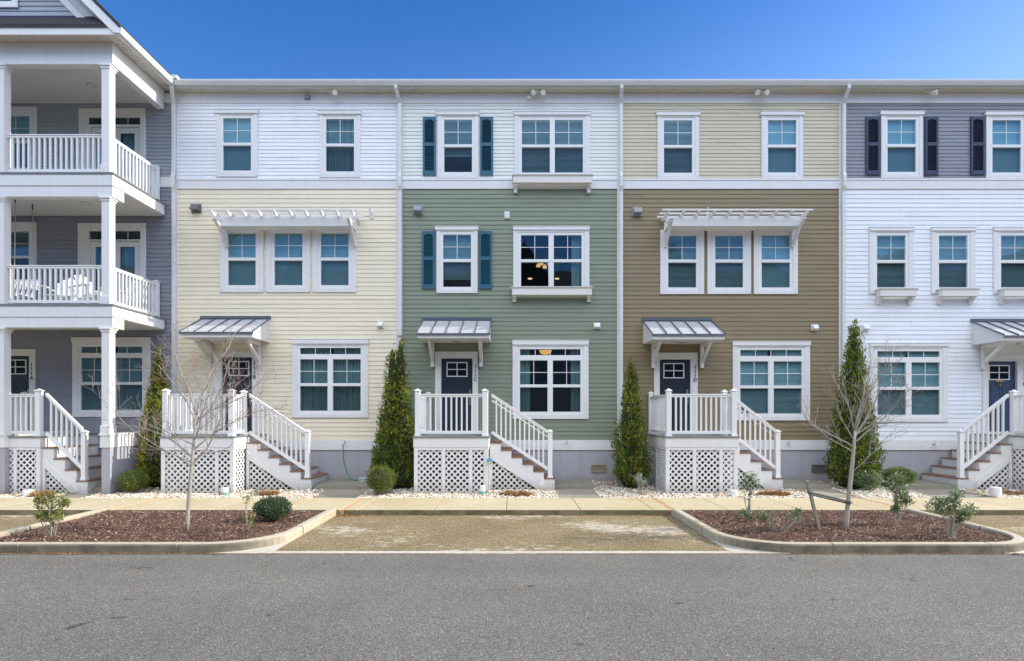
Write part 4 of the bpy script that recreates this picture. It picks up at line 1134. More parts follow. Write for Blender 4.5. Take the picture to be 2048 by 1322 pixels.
# top beam and ceiling
m = MB(); m.box(xL, XR-.2, YF, YF+.2, 10.97, 11.52); m.box(XR-.2, XR, YF, WALL-.04, 10.971, 11.52)
bm_ = build("balcony_beam", m, WHITE, A.root, bevel=.004, seg=1)
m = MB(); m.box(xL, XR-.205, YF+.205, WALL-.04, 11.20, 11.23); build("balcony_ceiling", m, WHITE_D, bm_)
for zz_, xx_, yy_ in ((11.20, X(183, 15.06), 15.06), (7.884, X(172, 14.88), 14.88)):
    m = MB().lathe((xx_, yy_, zz_-.012), [(.105, 0), (.115, .011)], 20); o = build("ceiling_light", m, LAMPOFF, A.root)
    m = MB().lathe((xx_, yy_, zz_-.014), [(.075, 0), (.078, .0015)], 20); build("lens", m, WHITE_T, o)
# columns
cols_x = [X(219, YF), X(7.5, YF), X(7.5, YF)-2.66]
for xr in cols_x:
    for zb_, zt_ in ((Z1T, 10.97), (Z2T, Z1B), (1.66, Z2B)):
        m = MB(); w = .205; x1_ = xr; x0_ = xr-w; y0_, y1_ = YF, YF+w
        m.box(x0_, x1_, y0_, y1_, zb_, zt_)
        m.box(x0_-.022, x1_+.022, y0_-.022, y1_+.022, zb_+.0005, zb_+.20)
        m.box(x0_-.02, x1_+.02, y0_-.02, y1_+.02, zt_-.11, zt_-.0005); m.box(x0_-.045, x1_+.045, y0_-.045, y1_+.045, zt_-.05, zt_-.0007)
        build("column", m, WHITE, A.root, bevel=.005, seg=1)
    # stucco pier with its white cap, running back to the wall
    m = MB(); m.box(xr-.205, xr+.02, YF+.0, WALL-.04, .05, 1.30); build("pier", m, STUCCO, A.root, bevel=.006, seg=1)
    m = MB(); m.box(xr-.25, xr+.055, YF-.04, WALL-.05, 1.60, 1.66); m.box(xr-.225, xr+.04, YF-.02, WALL-.05, 1.302, 1.60); build("pier_cap", m, WHITE, A.root, bevel=.005, seg=1)
    PORCH.append((xr-.25, xr+.06, YF, WALL))
# balcony railings
for zt_ in (Z1T, Z2T):
    railing(A.root, (cols_x[1]+.0, YF+.10), (cols_x[0]-.205, YF+.10), zt_, hi=1.0, lo=.04, step=.134)
    railing(A.root, (cols_x[2]+.0, YF+.10), (cols_x[1]-.205, YF+.10), zt_, hi=1.0, lo=.04, step=.134)
    railing(A.root, (cols_x[0]-.10, YF+.205), (cols_x[0]-.10, WALL-.18), zt_, hi=1.0, lo=.04, step=.134)
    post(A.root, cols_x[0]-.10, WALL-.12, zt_, zt_+1.08, .12)
# gable and roof of A: eave on the right at x=-9.66, 45 degree pitch
EX = -9.66; GY0 = 13.42; RX = -15.0
m = MB(); m.box(xL, EX-.06, GY0+.03, GY0+.055, 11.47, 11.70); fa = build("fascia", m, WHITE, A.root, bevel=.004, seg=1)
m = MB(); n = int((-9.75-xL)/.102)
for k in range(n):
    a = xL+(-9.75-xL)*k/n; b = xL+(-9.75-xL)*(k+1)/n; m.box(a, b-.012, GY0+.055, YF-.0005, 11.525, 11.54)
n = 20
for k in range(n):
    a = YF+(WALL-YF)*k/n; b = YF+(WALL-YF)*(k+1)/n; m.box(XR+.001, EX-.035, a, b-.012, 11.525, 11.54)
m.box(xL, EX-.03, GY0+.055, WALL+.2, 11.541, 11.55)
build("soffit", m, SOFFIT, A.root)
m = MB(); m.add([(xL, GY0, 11.645), (-9.88, GY0, 11.645), (-9.90, GY0, 11.71), (xL, GY0, 11.71), (xL, YF+.02, 12.14), (-10.34, YF+.02, 12.14), (-10.38, YF+.02, 12.19), (xL, YF+.02, 12.19)], [(0, 1, 2, 3), (7, 6, 5, 4), (0, 4, 5, 1), (1, 5, 6, 2), (2, 6, 7, 3), (3, 7, 4, 0)]); build("pent_roof", m, SHINGLE, A.root)
# gable siding with a trimmed window
gw = []
m = MB(); z = 12.18
gx0 = -21.0
while z < 16.0:
    zt_ = z+.125
    for k in range(1):
        xr0 = 1.27 - z; xr1 = 1.27 - zt_
        if xr0 < gx0: break
        y_ = YF
        m.add([(gx0, y_-.016, z), (xr0, y_-.016, z), (xr1, y_, zt_), (gx0, y_, zt_)], [(0, 1, 2, 3)]); m.add([(gx0, y_, z), (xr0, y_, z), (xr0, y_-.016, z), (gx0, y_-.016, z)], [(0, 1, 2, 3)])
    z = zt_
build("gable_siding", m, plain("siding_gable", (.27, .31, .37), .48, .04, 1.3, .05), A.root)
m = MB(); wx = X(38, YF); wz = Z(17, YF); cells(m, (wx-1.1, wx, wz, wz+1.9), [(wx-.95, wx-.15, wz+.15, wz+1.75)], YF-.05, YF-.017); gwn = build("window", m, WHITE, A.root, bevel=.004, seg=1)
m = MB().add([(wx-.96, YF-.02, wz+.14), (wx-.14, YF-.02, wz+.14), (wx-.14, YF-.02, wz+1.76), (wx-.96, YF-.02, wz+1.76)], [(0, 1, 2, 3)]); build("pane", m, DOORGLASS, gwn)
# rake boards
m = MB()
z0r = 11.66
def rk(x, off): return z0r + (EX - x) + off
L_ = -22
m.prism([(EX+.0, 11.50), (EX, 11.665), (L_, rk(L_, 0)), (L_, rk(L_, -.27)), (EX-.105, rk(EX-.105, -.27))], "y", GY0-.005, GY0+.028)
build("rake_board", m, WHITE, A.root, bevel=.004, seg=1)
m = MB(); m.prism([(-10.1, rk(-10.1, -.20)), (L_, rk(L_, -.20)), (L_, rk(L_, -.60)), (-10.1, rk(-10.1, -.60))], "y", GY0+.40, GY0+.42)
m.add([(-10.05, GY0+.03, rk(-10.05, -.26)), (L_, GY0+.03, rk(L_, -.26)), (L_, YF-.02, rk(L_, -.36)), (-10.05, YF-.02, rk(-10.05, -.36))], [(0, 1, 2, 3)])
m.prism([(-10.36, 1.27+10.36+.12), (L_, 1.27-L_+.12), (L_, 1.27-L_-.10), (-10.36-.0, 1.27+10.36-.10)], "y", YF-.04, YF-.018)
build("rake_soffit", m, WHITE, A.root)
m = MB(); m.prism([(EX+.05, 11.655), (EX+.05, 11.70), (L_, rk(L_, .07)), (L_, rk(L_, .003)), (EX, 11.668)], "y", GY0-.03, 24.0); build("roof", m, SHINGLE, A.root)
# side gutter along the right eave
m = MB(); prof = [(EX-.03, 11.50), (EX+.04, 11.50), (EX+.055, 11.53), (EX+.08, 11.575), (EX+.09, 11.61), (EX+.09, 11.635), (EX+.07, 11.645), (EX+.058, 11.645), (EX+.058, 11.625), (EX-.03, 11.625)]
m.prism(prof, "y", GY0, 15.50); m.box(EX-.05, EX-.031, GY0+.03, 15.62, 11.46, 11.64); build("gutter", m, GUTTER, A.root, bevel=.002, seg=1)
m = MB(); m.box(EX-.02, EX+.19, 15.45, 15.62, 11.64, 11.73); build("gutter_end", m, GUTTER, A.root, bevel=.004)
m = MB(); m.box(X(263)-.03, X(263)+.03, WALL-.06, WALL-.016, 3.0, 3.06); 
m = MB(); m.box(X(345), A.x1, 15.60, WALL+.0, 11.458, 11.48); build("soffit_return", m, SOFFIT, A.root)

# ================================================================= PORCHES
porch("white lattice porch below the cream house", X(320, 13.9), X(468, 13.9), 13.9, 1, 6)
porch("white lattice porch below the sage green house", X(826.5, 13.9), X(977.5, 13.9), 13.9, 1, 6)
porch("white lattice porch below the olive brown house", X(1331, 13.9), X(1478, 13.9), 13.9, 1, 5)
porch("white porch with stairs descending to the left, before the white house", X(2024, 14.55)-.0, X(2024, 14.55)+1.95, 13.9, -1, 5)
porch("white porch inside the blue-grey house's column bay", X(-90, 13.9), X(80, 13.9)-.0, 13.9, 1, 4, ys=13.97, zd=1.58, zlast=.455, wst=1.5, dividers=(.70,))

gravel(15000)

# ================================================================= CHAIRS ON THE BALCONY
def adirondack(label, loc, rz):
    r = thing("adirondack_chair", label, "chair", loc, "white slatted chairs on the balcony"); r.rotation_euler = (0, 0, rz)
    def part(name, mb): 
        me = bpy.data.meshes.new(name); me.from_pydata(mb.v, [], mb.f); me.materials.append(CHAIRW); o = bpy.data.objects.new(name, me); COL.objects.link(o); o.parent = r; return o
    s = MB()
    for k in range(5):
        y = -.26+.115*k; s.bar((-.27, y, .37-.028*k), (.27, y, .37-.028*k), .10, .02)
    part("seat", s)
    b = MB()
    for k in range(5):
        t = (k-2); x = .1*t; top = .98-.035*t*t
        b.bar((x*.8, .23, .24), (x*1.25, .52, top), .02, .105*1.0, (1, 0, 0))
    b.bar((-.26, .33, .45), (.26, .33, .45), .03, .07); b.bar((-.25, .46, .76), (.25, .46, .76), .03, .05)
    part("backrest", b)
    for sx in (-1, 1):
        a = MB(); a.prism([(sx*.25, -.36), (sx*.40, -.38), (sx*.42, -.30), (sx*.36, .40), (sx*.29, .40), (sx*.25, -.1)], "z", .57, .595); part("arm", a)
        l = MB(); l.prism([(-.32, 0), (-.20, 0), (-.22, .57), (-.32, .57)], "x", sx*.29-.012, sx*.29+.012); part("leg", l)
        l = MB(); l.prism([(.42, 0), (.56, 0), (-.22, .36), (-.28, .30)], "x", sx*.265-.012, sx*.265+.012); part("leg", l)
    return r
ZB2 = Z2T
adirondack("white fan-back chair facing the street, middle of the lower balcony", (X(122, 14.7), 14.75, ZB2), .35)
adirondack("white slatted chair turned sideways beside the lower balcony's corner column", (X(186, 14.6), 14.6, ZB2), 1.15)
adirondack("white fan-back chair half hidden behind the lower balcony's corner column", (X(216, 14.9), 15.0, ZB2), -.7)
# hanging swing seat
XA, XB = -14.42, -13.08
sw = thing("porch_swing", "white slatted swing seat hanging on ropes at the lower balcony's left", "swing", (-13.75, 14.75, ZB2))
def swp(name, mb, mat=CHAIRW): return build(name, mb, mat, sw)
m = MB()
for k in range(5): m.bar((XA, 14.49+.12*k, ZB2+.42), (XB, 14.49+.12*k, ZB2+.42), .10, .02)
m.bar((XA, 14.45, ZB2+.38), (XB, 14.45, ZB2+.38), .03, .07); swp("seat", m)
m = MB()
for k in range(9): m.bar((XA+.05+.15*k, 15.03, ZB2+.44), (XA+.05+.15*k, 15.19, ZB2+.92), .09, .02, (0, 1, 0))
m.bar((XA, 15.20, ZB2+.93), (XB, 15.20, ZB2+.93), .04, .06); swp("backrest", m)
for xx in (XA+.03, XB-.03):
    m = MB(); m.bar((xx, 14.42, ZB2+.70), (xx, 15.13, ZB2+.66), .09, .025); m.bar((xx, 14.47, ZB2+.42), (xx, 14.47, ZB2+.69), .04, .04); swp("arm", m)
    for ya, yt in ((14.47, 14.45), (15.09, 14.97)):
        m = MB(); m.tube([(xx-.06, ya, ZB2+.40), (xx-.02, (ya+yt)/2, ZB2+1.5), (xx, yt, 7.885-.14)], .011, 6); swp("rope", m, ROPE)
        m = MB(); m.tube([(xx, yt, 7.885-.15), (xx, yt, 7.884)], .017, 6); swp("hook", m, DARK)

# lamps seen through the green house's windows
pl = thing("pendant_lamp", "amber glass pendant cluster lit behind the sage house's middle window", "lamp", (X(1090, 17.2), 17.2, Z(521, 17.2)))
m = MB(); px, py, pz = pl.location; m.tube([(px, py, 8.2), (px, py, pz)], .012, 6); m.lathe((px, py, pz-.02), [(.02, 0), (.05, .02), (.02, .06)], 12)
for k in range(5): a = 2*PI*k/5+.3; m.tube([(px, py, pz), (px+.2*math.cos(a), py+.2*math.sin(a), pz+.05), (px+.27*math.cos(a), py+.27*math.sin(a), pz-.07)], .009, 6)
build("stem", m, DARK, pl)
for k in range(5):
    a = 2*PI*k/5+.3; m = MB().lathe((px+.22*math.cos(a), py+.22*math.sin(a), pz-.18), [(.07, 0), (.068, .04), (.045, .08), (.02, .11)], 14); build("lamp_shade", m, GLOW, pl)
for u in (1060, 1114):
    m = MB().lathe((0, 0, 0), [(.10, 0), (.10, .03)], 16); o = build("downlight", m, GLOW_D, base=(0, 0, 0)); o.location = (X(u, 24.6), 24.6, 8.215)
    tag(o, "small round ceiling downlight behind the sage house's middle window, " + ("left one" if u < 1100 else "right one"), "lamp", "ceiling downlights in the sage house")
    o.location.z = 8.215
cl = thing("ceiling_lamp", "amber bowl lamp lit behind the sage house's ground floor transom", "lamp", (X(1091, 17.4), 17.4, 4.70))
m = MB().lathe((cl.location.x, 17.4, 4.03), [(.03, 0), (.14, .03), (.19, .10), (.20, .14)], 18); build("lamp_shade", m, GLOW, cl)
m = MB().lathe((cl.location.x, 17.4, 4.17), [(.21, 0), (.21, .02), (.03, .06), (.03, .53)], 18); build("fitting", m, BRASS, cl)

# ================================================================= VEGETATION
def leaf_quads(pts, dirs, sizes, widths, ups):
    mb = MB()
    for p, d, L, w, u in zip(pts, dirs, sizes, widths, ups):
        d = Vector(d).normalized(); s = d.cross(Vector(u)); s = s.normalized()*w if s.length > 1e-4 else Vector((w, 0, 0)); p = Vector(p); d = d*L
        mb.v += [tuple(p), tuple(p+d*.45+s), tuple(p+d), tuple(p+d*.45-s)]; o = len(mb.v)-4; mb.f.append((o, o+1, o+2, o+3))
    return mb
def arborvitae(label, x, y, z, h, w, tops=((0, 0, 1),), n=9000, gold=.25, seed=0):
    """conical evergreen: tops = list of (dx,dy,height share) leaders"""
    r = thing("evergreen_tree", label, "tree", (x, y, z), "conical evergreens along the house fronts"); rnd = random.Random(seed)
    m = MB().tube([(x, y, z-.05), (x, y, z+h*.5)], [.05, .03], 8); build("trunk", m, TRUNK, r)
    lob = [(rnd.uniform(0, 6.28), rnd.uniform(2, 5), rnd.uniform(.5, 2.5)) for _ in range(7)]
    def rad(t, a):
        base = (math.sin(min(1, (t*5.0+.42))*PI/2)) * (1-t)**.80
        b = 1+sum(.065*math.sin(k*a*1.0+ph+t*f*6) for (ph, k0, f), k in zip(lob, (2, 3, 3, 5, 5, 7, 9)))
        return w/2*base*b
    core = MB()
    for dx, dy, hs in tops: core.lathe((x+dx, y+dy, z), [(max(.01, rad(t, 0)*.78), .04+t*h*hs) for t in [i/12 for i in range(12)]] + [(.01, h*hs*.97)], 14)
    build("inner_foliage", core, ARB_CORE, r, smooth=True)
    P = {0: [], 1: []}
    for i in range(n//11):
        dx, dy, hs = rnd.choice(tops)
        t = min(1-(rnd.random())**.60, .985); a = rnd.uniform(0, 2*PI); R = rad(t, a)*rnd.uniform(.70, 1.0)
        c = Vector((x+dx+R*math.cos(a), y+dy+R*math.sin(a), z+.03+t*h*hs)); out = Vector((math.cos(a), math.sin(a), 0))
        ax = (out*rnd.uniform(.10, .42)+Vector((rnd.gauss(0, .10), rnd.gauss(0, .10), 1))).normalized()   # each plume sweeps upward
        PL = rnd.uniform(.11, .24)*(1.15-.5*t)
        gold_here = (math.sin(a*2+lob[0][0]+t*3)*.5+.5)*.55+rnd.random()*.6 > 1.0-gold*.6 + (0 if t > .5 else .12)
        for j in range(11):
            q = rnd.random(); sp = .045*(1-.6*q)
            p = c + ax*PL*q + Vector((rnd.gauss(0, sp), rnd.gauss(0, sp), 0))
            d = ax + Vector((rnd.gauss(0, .35), rnd.gauss(0, .35), 0)) + out*.15
            g = 1 if (gold_here and rnd.random() < .8) else 0
            P[g].append((p, d, rnd.uniform(.05, .10)*(1.1-.4*t), rnd.uniform(.008, .018), (rnd.gauss(0, 1), rnd.gauss(0, 1), rnd.gauss(0, .3))))
    for g, mt in ((0, ARB), (1, ARB_Y)):
        if P[g]: build("foliage", leaf_quads(*zip(*P[g])), mt, r)
    return r
arborvitae("evergreen with golden tips at the blue-grey house's corner", X(317, 15.0), 15.0, .15, 3.75, 1.0, n=13000, gold=1.1, seed=2)
arborvitae("wide twin-topped evergreen between the cream and sage houses", X(793, 14.95), 14.95, .15, 4.1, .98, tops=((-.11, 0, .95), (.09, .06, 1.0), (.20, -.1, .70), (-.2, -.1, .66)), n=20000, gold=.3, seed=3)
arborvitae("slim evergreen right of the sage green house's drainpipe", X(1262, 14.95), 14.95, .15, 3.45, .96, n=12000, gold=.2, seed=5)
arborvitae("tallest broad evergreen left of the white house's ground floor window", X(1708, 14.9), 14.9, .15, 4.5, 1.24, n=20000, gold=.15, seed=8)

def ball(label, x, y, z, rx, rz, n, mat, leaf=(.018, .034), group="clipped round shrubs", name="round_shrub", trunk=True, core=.80):
    r = thing(name, label, "shrub", (x, y, z), group); rnd = random.Random(int(x*100))
    if trunk:
        m = MB()
        for k in range(4): a = k*1.6; m.tube([(x, y, z-.03), (x+.05*math.cos(a), y+.05*math.sin(a), z+.12), (x+rx*.4*math.cos(a), y+rx*.4*math.sin(a), z+rz)], [.016, .014, .008], 6)
        build("stem", m, STEM, r)
    cz = z+rz+.07
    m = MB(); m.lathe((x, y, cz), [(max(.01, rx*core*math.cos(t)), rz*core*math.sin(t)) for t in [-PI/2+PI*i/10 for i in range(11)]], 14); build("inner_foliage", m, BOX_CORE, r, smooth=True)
    L = []
    for i in range(n):
        v = Vector((rnd.gauss(0, 1), rnd.gauss(0, 1), rnd.gauss(0, 1))).normalized(); b = 1+.05*math.sin(v.x*7+x)*math.sin(v.z*6)+.04*math.sin(v.y*9)
        s = rnd.uniform(.76, 1.03)*b; p = (x+v.x*rx*s, y+v.y*rx*s, cz+v.z*rz*s); d = v*.6+Vector((rnd.gauss(0, .6), rnd.gauss(0, .6), rnd.gauss(.2, .5)))
        L.append((p, d, rnd.uniform(*leaf), rnd.uniform(.006, .011), (rnd.gauss(0, 1), rnd.gauss(0, 1), rnd.gauss(0, 1))))
    build("foliage", leaf_quads(*zip(*L)), mat, r)
ball("round clipped shrub beside the blue-grey house's corner pier", X(266.5, 14.0), 14.0, .12, .335, .27, 5200, BOX)
ball("tall rounded shrub in front of the twin-topped evergreen", X(762.5, 13.75), 13.75, .10, .355, .345, 6000, BOX)
ball("flat-topped round shrub left of the white house's stairs", X(1798, 14.9), 14.9, .17, .41, .23, 4800, BOX)
ball("loose bushy shrub at the foot of the tallest evergreen", X(1734, 14.3), 14.3, .13, .33, .25, 2600, SHRUBL, (.025, .045), core=.6)
ball("dense dark green shrub on the mulch of the left planting island", X(546, 10.3), 10.3, .10, .33, .21, 4200, BOX_D, (.022, .04), trunk=False, group="low shrubs in the planting islands")

def branch(mb, p, d, L, r, depth, rnd, up=.13, red=.5):
    """limb that keeps forking into ever finer shoots, bending upward"""
    n = max(4, int(L/.07)); pts = [Vector(p)]; rad = [r]; dd = Vector(d).normalized(); dirs = [dd.copy()]
    for i in range(n):
        dd = (dd + Vector((rnd.gauss(0, .10), rnd.gauss(0, .10), rnd.gauss(up*.16, .07)))).normalized(); pts.append(pts[-1]+dd*L/n); rad.append(max(.0022, r*(1-.80*(i+1)/n))); dirs.append(dd.copy())
    k = 0 if depth >= 3 else 1
    mb[k].tube(pts, rad, 7 if r > .012 else 4)
    if depth > 0:
        m = max(2, int(L/(.17 if depth > 1 else .10)))
        for j in range(m):
            i = min(n, max(1, int(n*(.18+.8*(j+rnd.random()*.7)/m)))); a = rnd.uniform(0, 2*PI)
            q = dirs[i].cross(Vector((math.cos(a), math.sin(a), .35))).normalized()
            nd = (dirs[i]*rnd.uniform(.55, .8)+q*rnd.uniform(.5, .75)+Vector((0, 0, up))).normalized()
            branch(mb, pts[i], nd, max(.10, L*rnd.uniform(.30, .55)*(1-.35*i/n)), max(.0028, rad[i]*rnd.uniform(.45, .62)), depth-1, rnd, up, red)
def sapling(label, limbs, trunk_pts, trunk_r, base, tip_mat, seed, red=.5):
    r = thing("bare_tree", label, "tree", base, "leafless saplings in the planting islands"); rnd = random.Random(seed)
    t = MB(); t.tube(trunk_pts, trunk_r, 12)
    mbs = [MB(), MB(), MB()]
    for p, d, L, rr, dep in limbs: branch(mbs, p, d, L, rr*.82, 3 if rr > .0165 else 2, rnd, red=red)
    t.v, off = t.v, len(t.v); t.add(mbs[0].v, mbs[0].f)
    build("trunk", t, BARK, r, smooth=True); build("crown", mbs[1], tip_mat, r)
YT = 9.55
def T(u, v, y=YT, dy=0): return Vector((X(u, y), y+dy, Z(v, y)))
tp = [T(373, 1064), T(375, 1040), T(378, 1000), T(381, 960), T(384, 925), T(388, 880), T(393, 830)]
limbs = [(T(386, 900), (.85, .1, .62), 1.75, .019, 3), (T(391, 850), (.55, .3, .9), 1.5, .017, 3), (T(393, 830), (.12, 0, 1), 1.77, .022, 3), (T(385, 915), (-.75, .1, .65), 1.52, .020, 2), (T(384, 925), (-.95, -.25, .42), 1.77, .018, 2), (T(383, 932), (.62, .1, .8), 1.65, .022, 3), (T(382, 935), (-.8, .35, .6), 1.46, .016, 2),
         (T(388, 880), (.6, -.3, .8), 1.46, .018, 2), (T(390, 860), (-.42, .25, .9), 1.46, .017, 3), (T(392, 840), (.75, .2, .75), 1.65, .018, 3), (T(393, 830), (-.2, -.3, 1), 1.46, .018, 2), (T(387, 890), (-.65, -.5, .6), 1.22, .013, 2)]
sapling("grey bare sapling with reddish twigs on the left planting island", limbs, tp, [.040, .035, .033, .031, .028, .022, .016], T(373, 1064), TWIG_R, 12)
YR = 9.6
def T2(u, v): return T(u, v, YR)
tp = [T2(1690, 1068), T2(1693, 1040), T2(1697, 1000), T2(1701, 960), T2(1705, 920), T2(1708, 890), T2(1710, 860)]
limbs = [(T2(1710, 865), (.55, .2, 1), 1.45, .018, 3), (T2(1710, 862), (.25, -.3, 1), 1.35, .017, 3), (T2(1710, 860), (.05, 0, 1), 1.20, .022, 3), (T2(1707, 895), (-.7, .2, .7), 1.20, .018, 2), (T2(1706, 905), (-.85, -.3, .5), 1.20, .015, 2), (T2(1709, 875), (.6, .1, .85), 1.62, .024, 3), (T2(1708, 885), (.75, -.25, .6), 1.44, .018, 2),
         (T2(1702, 945), (.9, .1, .55), 1.14, .010, 1), (T2(1710, 862), (-.35, -.2, .9), 1.20, .018, 2), (T2(1709, 872), (.85, .3, .55), 1.32, .014, 2), (T2(1708, 880), (-.55, .4, .8), 1.14, .014, 2)]
sapling("silver-grey bare sapling tied to a stake on the right planting island", limbs, tp, [.047, .040, .037, .035, .032, .026, .019], T2(1690, 1068), TWIG, 21, red=0)

def shrub(label, u, v, y, h, w, n, mat, clumps, seed, stems=6, leaf=(.03, .05), name="leafy_shrub"):
    x = X(u, y); z = .10 if y < 12 else .13; r = thing(name, label, "shrub", (x, y, z), "thin shrubs in the planting islands" if y < 12 else None); rnd = random.Random(seed)
    m = MB(); tips = []; L = []
    for k in range(stems):
        cx, cz, cr = clumps[k % len(clumps)]; a = rnd.uniform(0, 6.28)
        tip = Vector((x+cx*w+rnd.uniform(-.6, .6)*cr, y+rnd.uniform(-.5, .5)*cr, z+cz*h+rnd.uniform(-.3, .5)*cr)); b = Vector((x+rnd.uniform(-.05, .05), y+rnd.uniform(-.04, .04), z-.03))
        mid = b.lerp(tip, .55)+Vector((rnd.gauss(0, .03), rnd.gauss(0, .03), .04)); m.tube([b, b.lerp(mid, .5)+Vector((rnd.gauss(0, .01), 0, 0)), mid, tip], [.011, .009, .007, .004], 5)
        for j in range(4):
            q = mid.lerp(tip, rnd.uniform(0, .9)); e = q+Vector((rnd.gauss(0, .6), rnd.gauss(0, .6), abs(rnd.gauss(.4, .4))))*cr*.7; m.tube([q, q.lerp(e, .5)+Vector((0, 0, .015)), e], [.005, .004, .0025], 4); tips.append((e, cr))
        tips.append((tip, cr))
    build("stem", m, STEM, r)
    for i in range(n):
        if rnd.random() < .55:
            cx, cz, cr = rnd.choice(clumps); v = Vector((rnd.gauss(0, 1), rnd.gauss(0, 1), rnd.gauss(0, .8))).normalized()*cr*rnd.uniform(.3, 1)**.6; p = Vector((x+cx*w, y, z+cz*h))+v
        else:
            t, cr = rnd.choice(tips); p = t+Vector((rnd.gauss(0, .3), rnd.gauss(0, .3), rnd.gauss(0, .3)))*cr*.6
        d = Vector((rnd.gauss(0, .7), rnd.gauss(0, .7), rnd.uniform(.1, 1))); L.append((p, d, rnd.uniform(*leaf), rnd.uniform(.007, .012), (rnd.gauss(0, 1), rnd.gauss(0, 1), rnd.gauss(0, .5))))
    build("foliage", leaf_quads(*zip(*L)), mat, r)
shrub("two-tiered yellow-green shrub at the left planting island's left end", 102, 1078, 9.05, .72, .25, 1500, SHRUBY, [(-.4, .52, .13), (.35, .5, .14), (-.35, .85, .12), (.45, .95, .14), (.9, .8, .09), (-.8, .85, .08)], 3, 9)
shrub("sparse twiggy shrub between the bare sapling and the dense dark shrub", 494, 1066, 9.4, .68, .22, 190, SHRUBY, [(.4, .25, .08), (-.2, .42, .07), (-.1, .9, .09), (.5, .45, .06)], 4, 9)
shrub("slender bent shrub at the right planting island's left back corner", 1497, 1045, 10.2, .92, .24, 900, SHRUBL, [(-.4, .18, .09), (.1, .15, .07), (.3, .85, .13), (.0, .95, .12), (-.3, .8, .11)], 5, 9)
shrub("low twiggy two-clump shrub left of the wooden stake", 1558, 1072, 9.35, .42, .42, 560, SHRUBL, [(-.75, .8, .10), (.7, .78, .10), (-.6, .6, .07), (.8, .9, .06)], 6, 10)
shrub("leaning glossy shrub right of the silver sapling", 1790, 1054, 9.9, .95, .30, 1700, SHRUBL, [(.0, .35, .07), (.35, .62, .14), (.1, .85, .16), (.3, .95, .12), (.75, .5, .10), (.25, .75, .15)], 7, 10)
shrub("rounded glossy shrub with bare lower stems at the right planting island's right end", 1902, 1080, 9.0, .74, .36, 2000, SHRUBL, [(-.75, .72, .13), (.0, .80, .14), (.85, .62, .14), (.2, .98, .11), (.3, .40, .07), (.6, .5, .11), (-.4, .8, .1)], 8, 11)
shrub("pale grey-green shrub beside the olive house's lattice", 1280, 975, 13.7, .50, .20, 420, SHRUBG, [(-.2, .8, .12), (.35, .65, .11), (-.1, .95, .08)], 9, 10)
shrub("small weedy green sprout on the gravel by the cream house's stairs", 513, 981, 13.5, .16, .12, 70, SHRUBL, [(0, .7, .06)], 10, 4, (.02, .04))

def straw(label, u, y, w, h, n, seed):
    x = X(u, y); z = gz(x, y); rnd = random.Random(seed); mb = MB()
    for i in range(n):
        a = rnd.uniform(0, 6.28); q = rnd.random()**.5; bx, by = x+math.cos(a)*w*.55*q, y+math.sin(a)*.14*q
        L = h*rnd.uniform(.6, 1.2)*(1-.5*q); d = Vector((math.cos(a)*.7+rnd.gauss(0, .35), math.sin(a)*.6+rnd.gauss(0, .3), rnd.uniform(.25, 1))).normalized(); s = Vector((rnd.gauss(0, 1), rnd.gauss(0, 1), 0)).normalized()*.004
        p = Vector((bx, by, z+.01)); mb.add([p-s, p+s, p+d*L*.6+s*.7, p+d*L+Vector((0, 0, -.03)), p+d*L*.6-s*.7], [(0, 1, 2, 3, 4)])
    o = build("dry_grass_clump", mb, STRAW, base=(x, y, z)); tag(o, label, "grass clump", "dried grass clumps on the gravel")
straw("brown dried grass clump before the blue-grey house's stairs", 80, 13.62, .60, .26, 1500, 1)
straw("brown dried grass clump before the cream house's stairs", 536, 13.75, .46, .24, 1300, 2)
straw("rusty dried grass clump before the sage house's stairs", 1032, 13.7, .68, .24, 1700, 3)
straw("orange-brown dried grass clump before the olive house's stairs", 1548, 13.75, .70, .22, 1700, 4)
straw("brown dried grass clump before the white house's stairs", 2030, 13.8, .50, .20, 1000, 5)

# ================================================================= ACROSS THE STREET
ac = thing("house_terrace", "gabled terrace across the street, seen only as a reflection in the window panes", "houses", (0, -15, 0))
wm, rm_ = MB(), MB(); FY = -13.5; rg = random.Random(4)
wm.box(-46, 46, FY-12, FY, -.1, 11.2)
build("wall", wm, plain("across_wall", (.34, .31, .27), .7, .1, .3), ac)
rm_.prism([(FY+.4, 11.2), (FY-6, 15.6), (FY-12.4, 11.2)], "x", -46.5, 46.5)
xg = -44
while xg < 44:
    wg = rg.uniform(6.0, 9.0); hgt = rg.uniform(3.2, 5.2); rm_.prism([(xg, 11.21), (xg+wg/2, 11.21+hgt), (xg+wg, 11.21)], "y", FY-5, FY+.9); xg += wg + rg.choice((.4, 1.5, 4.5))
build("roof", rm_, plain("across_roof", (.075, .062, .050), .9, .2, .5), ac)

# ================================================================= SMALL THINGS
def cap(label, u, v_top, v_bot, r, y, green=False):
    x = X(u, y); zb = gz(x, y)-.03; zt = Z(v_top, y); o = thing("utility_cap", label, "utility cap", (x, y, zb), "white utility caps on the gravel")
    g = (zt-zb)*.5 if green else 0
    m = MB().lathe((x, y, zb+g), [(r, 0), (r, zt-zb-g-.012), (r*.95, zt-zb-g-.002), (r*.8, zt-zb-g)], 20); build("cap_pipe", m, PLASTIC, o)
    if green: m = MB().lathe((x, y, zb), [(r*.93, 0), (r*.93, g-.001)], 20); build("green_base", m, GREENPL, o)
cap("short white utility cap before the blue-grey house's lattice", 57, 979.5, 990, .115, 13.55)
cap("white and green utility cap before the cream house's lattice", 450, 975, 990, .085, 13.72, True)
cap("tall white and green utility cap at the sage porch's corner", 965, 971, 990, .07, 13.75, True)
cap("low white utility cap at the olive porch's corner", 1468, 980, 990, .095, 13.62)
cap("wide low white utility cap before the white house's porch", 1991, 974, 988, .12, 13.55)

